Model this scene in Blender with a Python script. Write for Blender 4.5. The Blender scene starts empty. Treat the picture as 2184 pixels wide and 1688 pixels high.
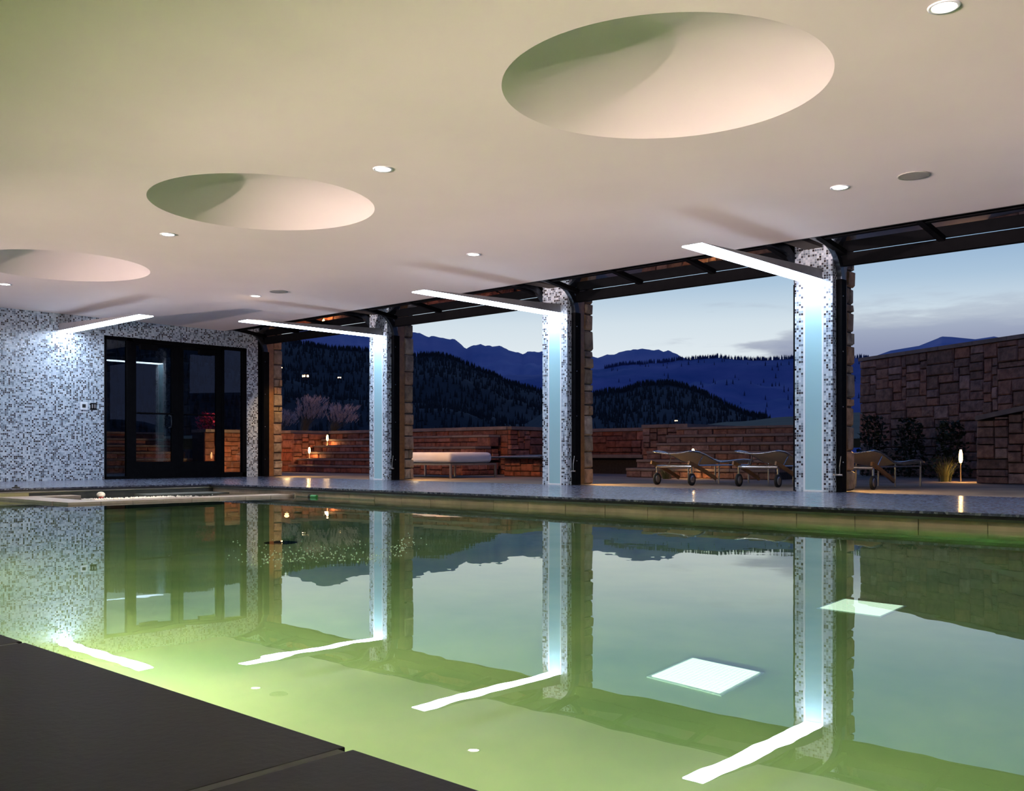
import bpy, bmesh, math, random
from mathutils import Vector, Matrix, noise
random.seed(7)
S = bpy.context.scene
COL = S.collection

# ------------------------------------------------------------------ camera
EYE = Vector((0.0, 0.0, 0.44))
FPX, CXP, HOR = 2069.0, 1092.0, 970.0
YAW = math.atan(1888 / 2069.0)
FWD = Vector((-math.sin(YAW), math.cos(YAW), 0)); RGT = Vector((math.cos(YAW), math.sin(YAW), 0))
cam = bpy.data.cameras.new('camera'); cam_o = bpy.data.objects.new('camera', cam); COL.objects.link(cam_o)
cam_o.location = EYE; cam_o.rotation_euler = (math.pi / 2, 0, YAW)
cam.sensor_fit = 'HORIZONTAL'; cam.sensor_width = 36.0; cam.lens = 36.0 * FPX / 2184.0
cam.shift_x = 0.0; cam.shift_y = (HOR - 844.0) / 2184.0
cam.clip_start = 0.02; cam.clip_end = 30000
S.camera = cam_o

# ------------------------------------------------------------------ colour management, sampling
S.view_settings.view_transform = 'Standard'; S.view_settings.look = 'None'
S.view_settings.gamma = 1.0; S.view_settings.use_curve_mapping = False
S.view_settings.exposure = 0.0
try:
    S.cycles.use_denoising = True
    S.cycles.use_adaptive_sampling = True; S.cycles.adaptive_threshold = .02
    S.cycles.max_bounces = 9; S.cycles.diffuse_bounces = 4; S.cycles.glossy_bounces = 5
    S.cycles.transmission_bounces = 6; S.cycles.transparent_max_bounces = 10; S.cycles.volume_bounces = 0
    S.cycles.sample_clamp_indirect = 60.0; S.cycles.caustics_reflective = False; S.cycles.caustics_refractive = True
    S.cycles.blur_glossy = 0.3
except Exception: pass

# ------------------------------------------------------------------ node helpers
def nd(nt, typ, **kw):
    n = nt.nodes.new(typ)
    for k, v in kw.items(): setattr(n, k, v)
    return n
def mth(nt, op, a, b=None, c=None, clamp=False):
    n = nt.nodes.new('ShaderNodeMath'); n.operation = op; n.use_clamp = clamp
    for i, x in enumerate((a, b, c)):
        if x is None: continue
        if isinstance(x, (int, float)): n.inputs[i].default_value = x
        else: nt.links.new(x, n.inputs[i])
    return n.outputs[0]
def vmath(nt, op, a, b):
    n = nt.nodes.new('ShaderNodeVectorMath'); n.operation = op
    for i, x in enumerate((a, b)):
        if isinstance(x, (tuple, list, Vector)): n.inputs[i].default_value = tuple(x)
        else: nt.links.new(x, n.inputs[i])
    return n
def ramp(nt, fac, stops, interp='LINEAR'):
    n = nt.nodes.new('ShaderNodeValToRGB'); cr = n.color_ramp; cr.interpolation = interp
    while len(cr.elements) < len(stops): cr.elements.new(0.5)
    for e, (p, c) in zip(cr.elements, stops):
        e.position = p; e.color = (*c, 1) if len(c) == 3 else c
    nt.links.new(fac, n.inputs[0]); return n.outputs[0]
def mixc(nt, fac, a, b, mode='MIX'):
    n = nt.nodes.new('ShaderNodeMix'); n.data_type = 'RGBA'; n.blend_type = mode
    for i, x in ((0, fac), (6, a), (7, b)):
        if isinstance(x, (int, float)): n.inputs[i].default_value = x
        elif isinstance(x, (tuple, list)): n.inputs[i].default_value = (*x[:3], 1)
        else: nt.links.new(x, n.inputs[i])
    return n.outputs[2]
def smooth(nt, x, lo, hi):
    n = nt.nodes.new('ShaderNodeMapRange'); n.interpolation_type = 'SMOOTHSTEP'
    nt.links.new(x, n.inputs[0]); n.inputs[1].default_value = lo; n.inputs[2].default_value = hi
    return n.outputs[0]

# ------------------------------------------------------------------ world: dusk sky with an afterglow in the west
W = bpy.data.worlds.new('dusk'); S.world = W; W.use_nodes = True
nt = W.node_tree; nt.nodes.clear()
tc = nd(nt, 'ShaderNodeTexCoord'); dirv = tc.outputs['Generated']
sep = nd(nt, 'ShaderNodeSeparateXYZ'); nt.links.new(dirv, sep.inputs[0])
zz = sep.outputs[2]
glow = ramp(nt, mth(nt, 'MAXIMUM', zz, 0.0), [(0.0, (.82, .87, .88)), (.10, (.75, .82, .86)), (.132, (.65, .75, .82)), (.168, (.42, .57, .72)), (.21, (.26, .42, .63)), (.40, (.10, .20, .45)), (1.0, (.02, .05, .20))])
dusk = ramp(nt, mth(nt, 'MAXIMUM', zz, 0.0), [(0.0, (.11, .14, .34)), (.15, (.09, .14, .36)), (.45, (.05, .10, .30)), (1.0, (.02, .05, .20))])
dF = vmath(nt, 'DOT_PRODUCT', dirv, tuple((FWD - 0.12 * RGT).normalized())).outputs['Value']
dR = vmath(nt, 'DOT_PRODUCT', dirv, tuple(RGT)).outputs['Value']
west = smooth(nt, dF, -0.15, 0.95)
base = mixc(nt, west, dusk, glow)
# low cloud bank to the north
mp = nd(nt, 'ShaderNodeMapping'); mp.inputs['Scale'].default_value = (7, 7, 42); nt.links.new(dirv, mp.inputs[0])
nz = nd(nt, 'ShaderNodeTexNoise'); nz.inputs['Scale'].default_value = 1.0; nz.inputs['Detail'].default_value = 6; nz.inputs['Roughness'].default_value = .55
nt.links.new(mp.outputs[0], nz.inputs[0])
side = smooth(nt, dR, 0.13, 0.40)
low = mth(nt, 'SUBTRACT', 1.0, smooth(nt, zz, 0.085, 0.185))
cov = mth(nt, 'MULTIPLY', mth(nt, 'MULTIPLY', side, low), 0.62)
thr = mth(nt, 'ADD', nz.outputs[0], cov)
cm = smooth(nt, thr, 0.66, 0.80)
cm = mth(nt, 'MULTIPLY', cm, mth(nt, 'MULTIPLY', smooth(nt, dR, 0.10, 0.2), low))
ccol = mixc(nt, smooth(nt, thr, 0.72, 0.98), (.36, .40, .50), (.17, .20, .36))
skyc = mixc(nt, mth(nt, 'MULTIPLY', cm, .88), base, ccol)
below = smooth(nt, zz, -0.06, 0.0)
skyc = mixc(nt, below, (.02, .025, .04), skyc)
bg = nd(nt, 'ShaderNodeBackground'); bg.inputs['Strength'].default_value = 1.0
nt.links.new(skyc, bg.inputs[0]); wo = nd(nt, 'ShaderNodeOutputWorld'); nt.links.new(bg.outputs[0], wo.inputs[0])

# ------------------------------------------------------------------ general light levels (tuned here)
P_POOL_NEAR, P_POOL_LEFT, P_SPA = 68.0, 11.0, 110.0
L_BAR = 24.0          # radiance of the LED bars
L_DOWN = 30.0         # radiance of the downlight lenses
P_UP = 224.0           # unseen uplights behind the viewer: an inferred source plus added fill
P_SCONCE = 40.0       # warm lamps on the outside of the piers
P_PATH = .8          # little step lamps
def lamp(name, typ, loc, energy, color, size=.2, size_y=None, aim=None, spot=None, blend=.5):
    l = bpy.data.lights.new(name, typ); l.energy = energy; l.color = color
    if typ == 'AREA':
        l.size = size
        if size_y: l.shape = 'RECTANGLE'; l.size_y = size_y
    elif typ in ('POINT', 'SPOT'): l.shadow_soft_size = size
    if typ == 'SPOT': l.spot_size = spot; l.spot_blend = blend
    o = bpy.data.objects.new(name, l); COL.objects.link(o); o.location = loc
    if aim is not None: o.rotation_euler = (Vector(aim) - Vector(loc)).to_track_quat('-Z', 'Y').to_euler()
    return o
WATER_Z = -0.132; POOL_Z = WATER_Z - 1.2
for x, k in ((-1.0, .85), (-3.6, 1.05), (-6.4, .6), (-9.2, .24)):
    lamp('pool_lamp', 'AREA', (x, 1.02, -.62), P_POOL_NEAR * k, (1.0, .93, .66), .35, .22, (x, 4.2, -1.2))
for y in (1.9, 3.7):
    lamp('pool_lamp', 'AREA', (-13.1, y, -.55), P_POOL_LEFT, (1.0, .93, .66), .35, .22, (-8, y + .6, -1.0))
lamp('spa_lamp', 'AREA', (-11.75, 5.8, -.55), P_SPA, (1.0, .80, .60), .25, .25, (-11.8, 5.8, 0))
for (x, az, k) in ((-13.8, 0, 1.0), (-13.8, 14, 1.15), (-13.8, 28, 1.1), (-13.8, 42, .4), (-13.8, 54, .5), (-4.4, 12, .8), (-4.4, -10, .6), (-1.0, 4, .7), (-1.0, -16, .7)):   # unseen; left group inferred from hollow shadows, widest beam and other groups added fill
    az = math.radians(az); o = lamp('unseen_uplight', 'AREA', (x, -6.8, .3), P_UP * k, (1.0, .785, .765), .14, .14, (x + 12 * math.sin(az), -6.8 + 12 * math.cos(az), .9)); o.data.spread = math.radians(36)

# ------------------------------------------------------------------ materials
MATS = {}
def newmat(name):
    m = bpy.data.materials.new(name); m.use_nodes = True; MATS[name] = m
    return m, m.node_tree, m.node_tree.nodes['Principled BSDF']
def pmat(name, c1, c2=None, scale=8.0, rough=.6, metal=0.0, bump=0.0, detail=4, objvar=0.0, spec=None, bscale=None, coat=0.0):
    m, t, b = newmat(name)
    c2 = c2 or tuple(x * .8 for x in c1)
    co = nd(t, 'ShaderNodeTexCoord'); no = nd(t, 'ShaderNodeTexNoise')
    geo = nd(t, 'ShaderNodeNewGeometry')
    t.links.new(geo.outputs['Position'], no.inputs[0]); no.inputs['Scale'].default_value = scale; no.inputs['Detail'].default_value = detail
    col = ramp(t, no.outputs[0], [(.32, c1), (.68, c2)])
    if objvar:
        oi = nd(t, 'ShaderNodeObjectInfo')
        k = mth(t, 'ADD', mth(t, 'MULTIPLY', oi.outputs['Random'], objvar), 1.0 - objvar / 2)
        cmb = nd(t, 'ShaderNodeCombineColor'); [t.links.new(k, cmb.inputs[i]) for i in range(3)]
        col = mixc(t, 1.0, col, cmb.outputs[0], 'MULTIPLY')
    t.links.new(col, b.inputs['Base Color'])
    b.inputs['Roughness'].default_value = rough; b.inputs['Metallic'].default_value = metal
    if spec is not None: b.inputs['Specular IOR Level'].default_value = spec
    if coat: b.inputs['Coat Weight'].default_value = coat
    if bump:
        n2 = nd(t, 'ShaderNodeTexNoise'); n2.inputs['Scale'].default_value = bscale or scale * 2; n2.inputs['Detail'].default_value = 5
        t.links.new(geo.outputs['Position'], n2.inputs[0])
        bp = nd(t, 'ShaderNodeBump'); bp.inputs['Strength'].default_value = bump; bp.inputs['Distance'].default_value = .02
        t.links.new(n2.outputs[0], bp.inputs['Height']); t.links.new(bp.outputs[0], b.inputs['Normal'])
    return m
def emat(name, col, strength):
    m, t, b = newmat(name); t.nodes.remove(b)
    e = nd(t, 'ShaderNodeEmission'); e.inputs[0].default_value = (*col, 1); e.inputs[1].default_value = strength
    t.links.new(e.outputs[0], t.nodes['Material Output'].inputs[0]); return m

def mosaic(name, pitch=.0285):
    m, t, b = newmat(name)
    geo = nd(t, 'ShaderNodeNewGeometry'); sp = nd(t, 'ShaderNodeSeparateXYZ'); t.links.new(geo.outputs['Position'], sp.inputs[0])
    u = mth(t, 'DIVIDE', mth(t, 'ADD', sp.outputs[0], sp.outputs[1]), pitch); v = mth(t, 'DIVIDE', sp.outputs[2], pitch)
    u = mth(t, 'ADD', u, 1000.37); v = mth(t, 'ADD', v, 100.21)
    cb = nd(t, 'ShaderNodeCombineXYZ'); t.links.new(mth(t, 'FLOOR', u), cb.inputs[0]); t.links.new(mth(t, 'FLOOR', v), cb.inputs[1])
    wn = nd(t, 'ShaderNodeTexWhiteNoise'); wn.noise_dimensions = '2D'; t.links.new(cb.outputs[0], wn.inputs['Vector'])
    col = ramp(t, wn.outputs[0], [(0, (.50, .57, .65)), (.26, (.62, .68, .74)), (.42, (.40, .47, .56)), (.56, (.27, .33, .40)), (.68, (.14, .17, .22)), (.80, (.06, .06, .075)), (.91, (.02, .014, .016))], 'CONSTANT')
    fu = mth(t, 'FRACT', u); fv = mth(t, 'FRACT', v)
    du = mth(t, 'ABSOLUTE', mth(t, 'SUBTRACT', fu, .5)); dv = mth(t, 'ABSOLUTE', mth(t, 'SUBTRACT', fv, .5))
    g = smooth(t, mth(t, 'MAXIMUM', du, dv), .42, .45)
    t.links.new(mixc(t, g, col, (.52, .56, .60)), b.inputs['Base Color'])
    rr = mth(t, 'ADD', mth(t, 'MULTIPLY', g, .5), .16); t.links.new(rr, b.inputs['Roughness'])
    # each tile sits at its own tiny tilt
    nm = nd(t, 'ShaderNodeVectorMath'); nm.operation = 'SUBTRACT'; t.links.new(wn.outputs['Color'], nm.inputs[0]); nm.inputs[1].default_value = (.5, .5, .5)
    ns = nd(t, 'ShaderNodeVectorMath'); ns.operation = 'SCALE'; t.links.new(nm.outputs[0], ns.inputs[0]); ns.inputs['Scale'].default_value = .07
    na = nd(t, 'ShaderNodeVectorMath'); na.operation = 'ADD'; t.links.new(geo.outputs['Normal'], na.inputs[0]); t.links.new(ns.outputs[0], na.inputs[1])
    nn = nd(t, 'ShaderNodeVectorMath'); nn.operation = 'NORMALIZE'; t.links.new(na.outputs[0], nn.inputs[0])
    bp = nd(t, 'ShaderNodeBump'); bp.inputs['Strength'].default_value = .4; bp.inputs['Distance'].default_value = .002
    t.links.new(mth(t, 'SUBTRACT', 1.0, g), bp.inputs['Height']); t.links.new(nn.outputs[0], bp.inputs['Normal'])
    t.links.new(bp.outputs[0], b.inputs['Normal'])
    return m
mosaic('mosaic')

def deckmat():
    m, t, b = newmat('deck_pebble')
    geo = nd(t, 'ShaderNodeNewGeometry')
    vo = nd(t, 'ShaderNodeTexVoronoi'); vo.inputs['Scale'].default_value = 42; t.links.new(geo.outputs['Position'], vo.inputs[0])
    sc = nd(t, 'ShaderNodeSeparateColor'); t.links.new(vo.outputs['Color'], sc.inputs[0])
    col = ramp(t, sc.outputs[0], [(0, (.045, .052, .095)), (.5, (.085, .10, .17)), (.85, (.15, .17, .26)), (1, (.30, .33, .42))])
    t.links.new(col, b.inputs['Base Color'])
    t.links.new(mth(t, 'ADD', mth(t, 'MULTIPLY', sc.outputs[1], .2), .16), b.inputs['Roughness'])
    bp = nd(t, 'ShaderNodeBump'); bp.inputs['Strength'].default_value = .35; bp.inputs['Distance'].default_value = .004
    t.links.new(vo.outputs['Distance'], bp.inputs['Height']); t.links.new(bp.outputs[0], b.inputs['Normal'])
    b.inputs['Coat Weight'].default_value = .5; b.inputs['Coat Roughness'].default_value = .12
deckmat()

def stonemat(name, c, var=.7, rough=.75):
    m, t, b = newmat(name)
    oi = nd(t, 'ShaderNodeObjectInfo'); geo = nd(t, 'ShaderNodeNewGeometry')
    no = nd(t, 'ShaderNodeTexNoise'); no.inputs['Scale'].default_value = 9; no.inputs['Detail'].default_value = 6; t.links.new(geo.outputs['Position'], no.inputs[0])
    base = ramp(t, oi.outputs['Random'], [(0, tuple(x * (1 - var * .5) for x in c)), (.3, c), (.55, (c[0] * 1.2, c[1] * .95, c[2] * .8)), (.8, (c[0] * .75, c[1] * .8, c[2] * .95)), (.95, (c[0] * 1.35, c[1] * 1.5, c[2] * 1.7))])
    mot = ramp(t, no.outputs[0], [(.3, (.55, .5, .48)), (.62, (1.25, 1.2, 1.15))])
    t.links.new(mixc(t, 1.0, base, mot, 'MULTIPLY'), b.inputs['Base Color']); b.inputs['Roughness'].default_value = rough
    n2 = nd(t, 'ShaderNodeTexNoise'); n2.inputs['Scale'].default_value = 22; n2.inputs['Detail'].default_value = 6; t.links.new(geo.outputs['Position'], n2.inputs[0])
    bp = nd(t, 'ShaderNodeBump'); bp.inputs['Strength'].default_value = .7; bp.inputs['Distance'].default_value = .03
    t.links.new(n2.outputs[0], bp.inputs['Height']); t.links.new(bp.outputs[0], b.inputs['Normal'])
    return m
stonemat('stone_rust', (.25, .095, .060)); stonemat('stone_brown', (.25, .14, .10)); stonemat('stone_pier', (.30, .23, .16))
pmat('coping', (.25, .18, .15), (.18, .13, .11), 6, .7, bump=.3, objvar=.3)
pmat('mortar', (.045, .035, .03), (.03, .022, .02), 20, .9)
pmat('plaster', (.84, .735, .685), (.81, .71, .66), 1.2, .9, bump=.03, bscale=30)
pmat('wall_plaster', (.52, .49, .44), (.48, .45, .40), 1.2, .9)
pmat('soffit_dark', (.035, .028, .025), (.025, .02, .018), 3, .7)
pmat('beam_plaster', (.09, .075, .065), (.075, .063, .055), 4, .8)
pmat('black_metal', (.004, .004, .005), (.006, .006, .007), 12, .7, 0.0, spec=.03)
pmat('track_steel', (.03, .035, .045), (.05, .06, .075), 10, .32, .85)
pmat('grey_metal', (.33, .32, .33), (.28, .27, .28), 10, .4, .3)
pmat('white_metal', (.82, .84, .88), (.78, .80, .84), 10, .35)
pmat('chrome', (.72, .70, .68), (.6, .58, .56), 14, .22, .95)
pmat('brushed', (.55, .50, .45), (.48, .44, .40), 14, .32, .9)
pmat('wood', (.27, .12, .032), (.19, .082, .022), 14, .45, coat=.3)
pmat('aqua_glass', (.34, .55, .60), (.36, .57, .62), .8, .55, spec=.3)
pmat('near_slab', (.036, .026, .031), (.026, .020, .027), 1.6, .5, spec=.25, bump=.05, bscale=60, objvar=.08)
pmat('grout', (.34, .32, .34), (.30, .29, .30), 9, .8)
pmat('pool_plaster', (.86, .80, .42), (.52, .58, .31), 1.3, .8, detail=8)
pmat('spa_plaster', (.10, .11, .10), (.06, .07, .07), 7, .7)
pmat('pool_stone', (.58, .46, .34), (.44, .35, .26), 7, .55, bump=.15, objvar=.25)
pmat('spa_stone', (.50, .42, .36), (.42, .35, .30), 9, .4)
pmat('nosing', (.018, .018, .024), (.03, .03, .036), 20, .4)
pmat('lip', (.42, .42, .38), (.34, .34, .31), 10, .35, .3)
pmat('rubber', (.012, .012, .012), (.02, .02, .02), 20, .7)
pmat('sling', (.78, .66, .50), (.72, .60, .46), 30, .75)
pmat('cushion', (.78, .76, .78), (.72, .70, .72), 4, .85, bump=.05)
pmat('terrace_stone', (.34, .25, .18), (.20, .15, .115), 1.1, .85, bump=.15, bscale=6, spec=.15)
pmat('spa_plastic', (.85, .82, .80), (.8, .76, .74), 5, .3)
pmat('red_plastic', (.55, .05, .04), (.45, .04, .03), 5, .3)
pmat('green_plastic', (.06, .45, .12), (.05, .38, .10), 5, .35)
pmat('rope', (.30, .36, .30), (.2, .26, .2), 60, .7)
pmat('speaker_grey', (.30, .285, .25), (.27, .255, .225), 80, .7)
pmat('blade', (.10, .12, .035), (.16, .15, .05), 5, .6)
pmat('plume', (.85, .60, .52), (.70, .50, .44), 5, .8)
pmat('dry_stem', (.34, .22, .11), (.26, .18, .09), 5, .7)
pmat('shrub', (.022, .035, .014), (.035, .05, .02), 5, .7)
pmat('petal', (.75, .07, .20), (.6, .05, .16), 6, .6)
pmat('meadow_grass', (.14, .12, .055), (.09, .085, .04), .35, .9, bump=.4, bscale=1.5)
pmat('forest', (.013, .020, .023), (.022, .028, .030), .012, .95, detail=8)
pmat('forest_near', (.028, .040, .040), (.046, .052, .052), .03, .95, detail=8)
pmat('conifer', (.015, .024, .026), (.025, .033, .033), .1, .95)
pmat('conifer_far', (.03, .05, .13), (.04, .06, .15), .05, .95)  # conifer colour shifted to blue, far haze put into the albedo
pmat('slope_far_haze', (.20, .26, .48), (.38, .36, .56), .0022, .95, detail=9)  # pale blue albedo carries the distance haze as colour
pmat('slope_mid_haze', (.06, .12, .32), (.20, .20, .42), .004, .95, detail=9)  # haze of the middle distance is painted in as blue
pmat('roof_dark', (.03, .03, .035), (.02, .02, .025), .3, .8)
emat('led', (.72, .87, 1.10), L_BAR)
emat('lens', (1.0, .90, .74), L_DOWN)
emat('flame', (1.0, .58, .22), 14.0)
emat('window_lit', (1.0, .62, .30), 14.0)
def drainmat():
    m, t, b = newmat('lit_grate')
    geo = nd(t, 'ShaderNodeNewGeometry'); vo = nd(t, 'ShaderNodeTexVoronoi'); vo.inputs['Scale'].default_value = 55; vo.inputs['Randomness'].default_value = 0
    t.links.new(geo.outputs['Position'], vo.inputs[0])
    b.inputs['Base Color'].default_value = (.8, .82, .75, 1)
    t.links.new(ramp(t, vo.outputs['Distance'], [(.25, (1.0, .97, .82)), (.42, (.62, .72, .60))]), b.inputs['Emission Color'])
    b.inputs['Emission Strength'].default_value = 2.3
drainmat()

def glassmat(name, tint, refl=1.0, rough=0.0):
    m, t, b = newmat(name); t.nodes.remove(b)
    fr = nd(t, 'ShaderNodeFresnel'); fr.inputs[0].default_value = 1.5
    tr = nd(t, 'ShaderNodeBsdfTransparent'); tr.inputs[0].default_value = (*tint, 1)
    gl = nd(t, 'ShaderNodeBsdfGlossy'); gl.inputs['Roughness'].default_value = rough; gl.inputs[0].default_value = (.95, .97, 1, 1)
    mx = nd(t, 'ShaderNodeMixShader'); t.links.new(mth(t, 'MULTIPLY', fr.outputs[0], refl), mx.inputs[0])
    t.links.new(tr.outputs[0], mx.inputs[1]); t.links.new(gl.outputs[0], mx.inputs[2]); t.links.new(mx.outputs[0], t.nodes['Material Output'].inputs[0])
    return m
glassmat('pane', (.55, .60, .62)); glassmat('door_pane', (.62, .60, .56))

def watermat(name, absorb, dens, strength):
    m, t, b = newmat(name); t.nodes.remove(b)
    geo = nd(t, 'ShaderNodeNewGeometry'); no = nd(t, 'ShaderNodeTexNoise'); no.inputs['Scale'].default_value = 2.2; no.inputs['Detail'].default_value = 2.5
    t.links.new(geo.outputs['Position'], no.inputs[0])
    bp = nd(t, 'ShaderNodeBump'); bp.inputs['Strength'].default_value = 1.0; bp.inputs['Distance'].default_value = strength
    t.links.new(no.outputs[0], bp.inputs['Height'])
    fr = nd(t, 'ShaderNodeFresnel'); fr.inputs[0].default_value = 1.33; t.links.new(bp.outputs[0], fr.inputs['Normal'])
    rf = nd(t, 'ShaderNodeBsdfRefraction'); rf.inputs['IOR'].default_value = 1.33; rf.inputs['Roughness'].default_value = 0.0
    t.links.new(bp.outputs[0], rf.inputs['Normal'])
    gl = nd(t, 'ShaderNodeBsdfGlossy'); gl.inputs['Roughness'].default_value = 0.0; t.links.new(bp.outputs[0], gl.inputs['Normal'])
    mx = nd(t, 'ShaderNodeMixShader')
    t.links.new(mth(t, 'POWER', fr.outputs[0], .62), mx.inputs[0])
    t.links.new(rf.outputs[0], mx.inputs[1]); t.links.new(gl.outputs[0], mx.inputs[2])
    out = t.nodes['Material Output']; t.links.new(mx.outputs[0], out.inputs[0])
    va = nd(t, 'ShaderNodeVolumeAbsorption'); va.inputs[0].default_value = (*absorb, 1); va.inputs[1].default_value = dens
    t.links.new(va.outputs[0], out.inputs['Volume'])
    return m
watermat('pool_water', (.45, .885, .64), .31, .0006); watermat('spa_water', (.5, .7, .6), .3, .012)

# ------------------------------------------------------------------ object helpers
WL = {}     # world position of every object's origin (no parent is rotated or scaled)
def tag(o, label=None, cat=None, group=None, kind=None):
    if label: o['label'] = label
    if cat: o['category'] = cat
    if group: o['group'] = group
    if kind: o['kind'] = kind
    return o
def thing(name, loc, label=None, cat=None, group=None, kind=None):
    o = bpy.data.objects.new(name, None); COL.objects.link(o); o.location = loc; o.empty_display_size = .1
    WL[o.name] = Vector(loc); return tag(o, label, cat, group, kind)
def place(o, parent, wpos):
    COL.objects.link(o); wpos = Vector(wpos); WL[o.name] = wpos
    if parent is not None:
        o.parent = parent; o.location = wpos - WL[parent.name]
    else: o.location = wpos
    return o
def mesh(name, verts, faces, mat, parent=None, smoothf=False):
    vs = [Vector(v) for v in verts]
    lo = Vector((min(v.x for v in vs), min(v.y for v in vs), min(v.z for v in vs))); hi = Vector((max(v.x for v in vs), max(v.y for v in vs), max(v.z for v in vs)))
    c = (lo + hi) / 2; c.z = lo.z
    me = bpy.data.meshes.new(name); me.from_pydata([v - c for v in vs], [], faces); me.update()
    me.materials.append(MATS[mat] if isinstance(mat, str) else mat)
    if smoothf: me.polygons.foreach_set('use_smooth', [True] * len(me.polygons))
    return place(bpy.data.objects.new(name, me), parent, c)
BOXF = [(0, 3, 2, 1), (4, 5, 6, 7), (0, 1, 5, 4), (1, 2, 6, 5), (2, 3, 7, 6), (3, 0, 4, 7)]
class MB:
    """collects shapes in world space; build() links them as one mesh object"""
    def __init__(s): s.v = []; s.f = []
    def add(s, v, f):
        n = len(s.v); s.v += [Vector(p) for p in v]; s.f += [tuple(i + n for i in q) for q in f]; return s
    def box(s, x0, x1, y0, y1, z0, z1):
        return s.add([(x0, y0, z0), (x1, y0, z0), (x1, y1, z0), (x0, y1, z0), (x0, y0, z1), (x1, y0, z1), (x1, y1, z1), (x0, y1, z1)], BOXF)
    def bbox(s, x0, x1, y0, y1, z0, z1, b=.01, seg=2):
        bm = bmesh.new(); bmesh.ops.create_cube(bm, size=1)
        for v in bm.verts: v.co = Vector(((x0 + x1) / 2 + v.co.x * (x1 - x0), (y0 + y1) / 2 + v.co.y * (y1 - y0), (z0 + z1) / 2 + v.co.z * (z1 - z0)))
        bmesh.ops.bevel(bm, geom=bm.edges[:], offset=b, segments=seg, affect='EDGES', profile=.6)
        bm.verts.index_update(); s.add([v.co.copy() for v in bm.verts], [[v.index for v in f.verts] for f in bm.faces]); bm.free(); return s
    def tube(s, pts, r, n=8, cap=True, flat=None):
        pts = [Vector(p) for p in pts]; rings = []
        for i, p in enumerate(pts):
            t = (pts[min(i + 1, len(pts) - 1)] - pts[max(i - 1, 0)]).normalized()
            up = Vector((0, 0, 1)) if abs(t.z) < .95 else Vector((0, 1, 0))
            a = t.cross(up).normalized(); b = a.cross(t).normalized()
            ra, rb = (r, r) if flat is None else flat
            rr = r if not isinstance(r, (list, tuple)) else r[i]
            if flat is None: ra = rb = rr
            if n == 4: ring = [p + a * ra * sx + b * rb * sy for sx, sy in ((-1, -1), (1, -1), (1, 1), (-1, 1))]
            else: ring = [p + a * ra * math.cos(2 * math.pi * k / n) + b * rb * math.sin(2 * math.pi * k / n) for k in range(n)]
            rings.append(ring)
        v = [q for rg in rings for q in rg]; f = []
        for i in range(len(rings) - 1):
            for k in range(n): f.append((i * n + k, i * n + (k + 1) % n, (i + 1) * n + (k + 1) % n, (i + 1) * n + k))
        if cap: f += [tuple(range(n - 1, -1, -1)), tuple(range((len(rings) - 1) * n, len(rings) * n))]
        return s.add(v, f)
    def lathe(s, c, prof, n=24, axis='z'):
        v = []; f = []
        for (r, h) in prof:
            for k in range(n):
                a = 2 * math.pi * k / n
                p = (r * math.cos(a), r * math.sin(a), h)
                if axis == 'x': p = (h, r * math.cos(a), r * math.sin(a))
                if axis == 'y': p = (r * math.cos(a), h, r * math.sin(a))
                v.append(Vector(c) + Vector(p))
        for i in range(len(prof) - 1):
            for k in range(n): f.append((i * n + k, i * n + (k + 1) % n, (i + 1) * n + (k + 1) % n, (i + 1) * n + k))
        return s.add(v, f)
    def build(s, name, mat, parent=None, smoothf=False): return mesh(name, s.v, s.f, mat, parent, smoothf)
def box(name, x0, x1, y0, y1, z0, z1, mat, parent=None, b=0.0):
    m = MB(); m.bbox(x0, x1, y0, y1, z0, z1, b) if b else m.box(x0, x1, y0, y1, z0, z1)
    return m.build(name, mat, parent)

# unit stones (a slightly irregular bevelled block, front at y=-0.5), shared by all the masonry
STONES = []
def make_stones():
    for k in range(8):
        rnd = random.Random(40 + k); v = []; f = []
        e = .07
        outer = [(-.5, -.5), (.5, -.5), (.5, .5), (-.5, .5)]
        jit = lambda a: (rnd.random() - .5) * a
        bk = [(x, .5, z) for x, z in outer]
        fr = [(x + jit(.03), -.34, z + jit(.05)) for x, z in outer]
        inn = [(x * (1 - 2 * e) + jit(.07), -.48 + jit(.1), z * (1 - 2.6 * e) + jit(.07)) for x, z in outer]
        mid = [(jit(.2), -.5 + jit(.12), jit(.2))]
        v = bk + fr + inn + mid
        f = [(3, 2, 1, 0)]
        for i in range(4):
            j = (i + 1) % 4
            f += [(i, j, 4 + j, 4 + i), (4 + i, 4 + j, 8 + j, 8 + i), (8 + i, 8 + j, 12)]
        me = bpy.data.meshes.new('stone'); me.from_pydata(v, [], f); me.update(); STONES.append(me)
make_stones()
SM = {}
def stone(parent, pos, along, w, d, h, mat, name='stone'):
    """block centred at pos; 'along' is the unit direction of its width, it looks to the right-hand side of 'along' turned outward"""
    k = random.randrange(8); key = (k, mat)
    if key not in SM:
        me = STONES[k].copy(); me.materials.append(MATS[mat]); SM[key] = me
    o = bpy.data.objects.new(name, SM[key]); o.scale = (w, d, h); o.rotation_euler = (0, 0, math.atan2(along[1], along[0]))
    return place(o, parent, pos)
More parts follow.
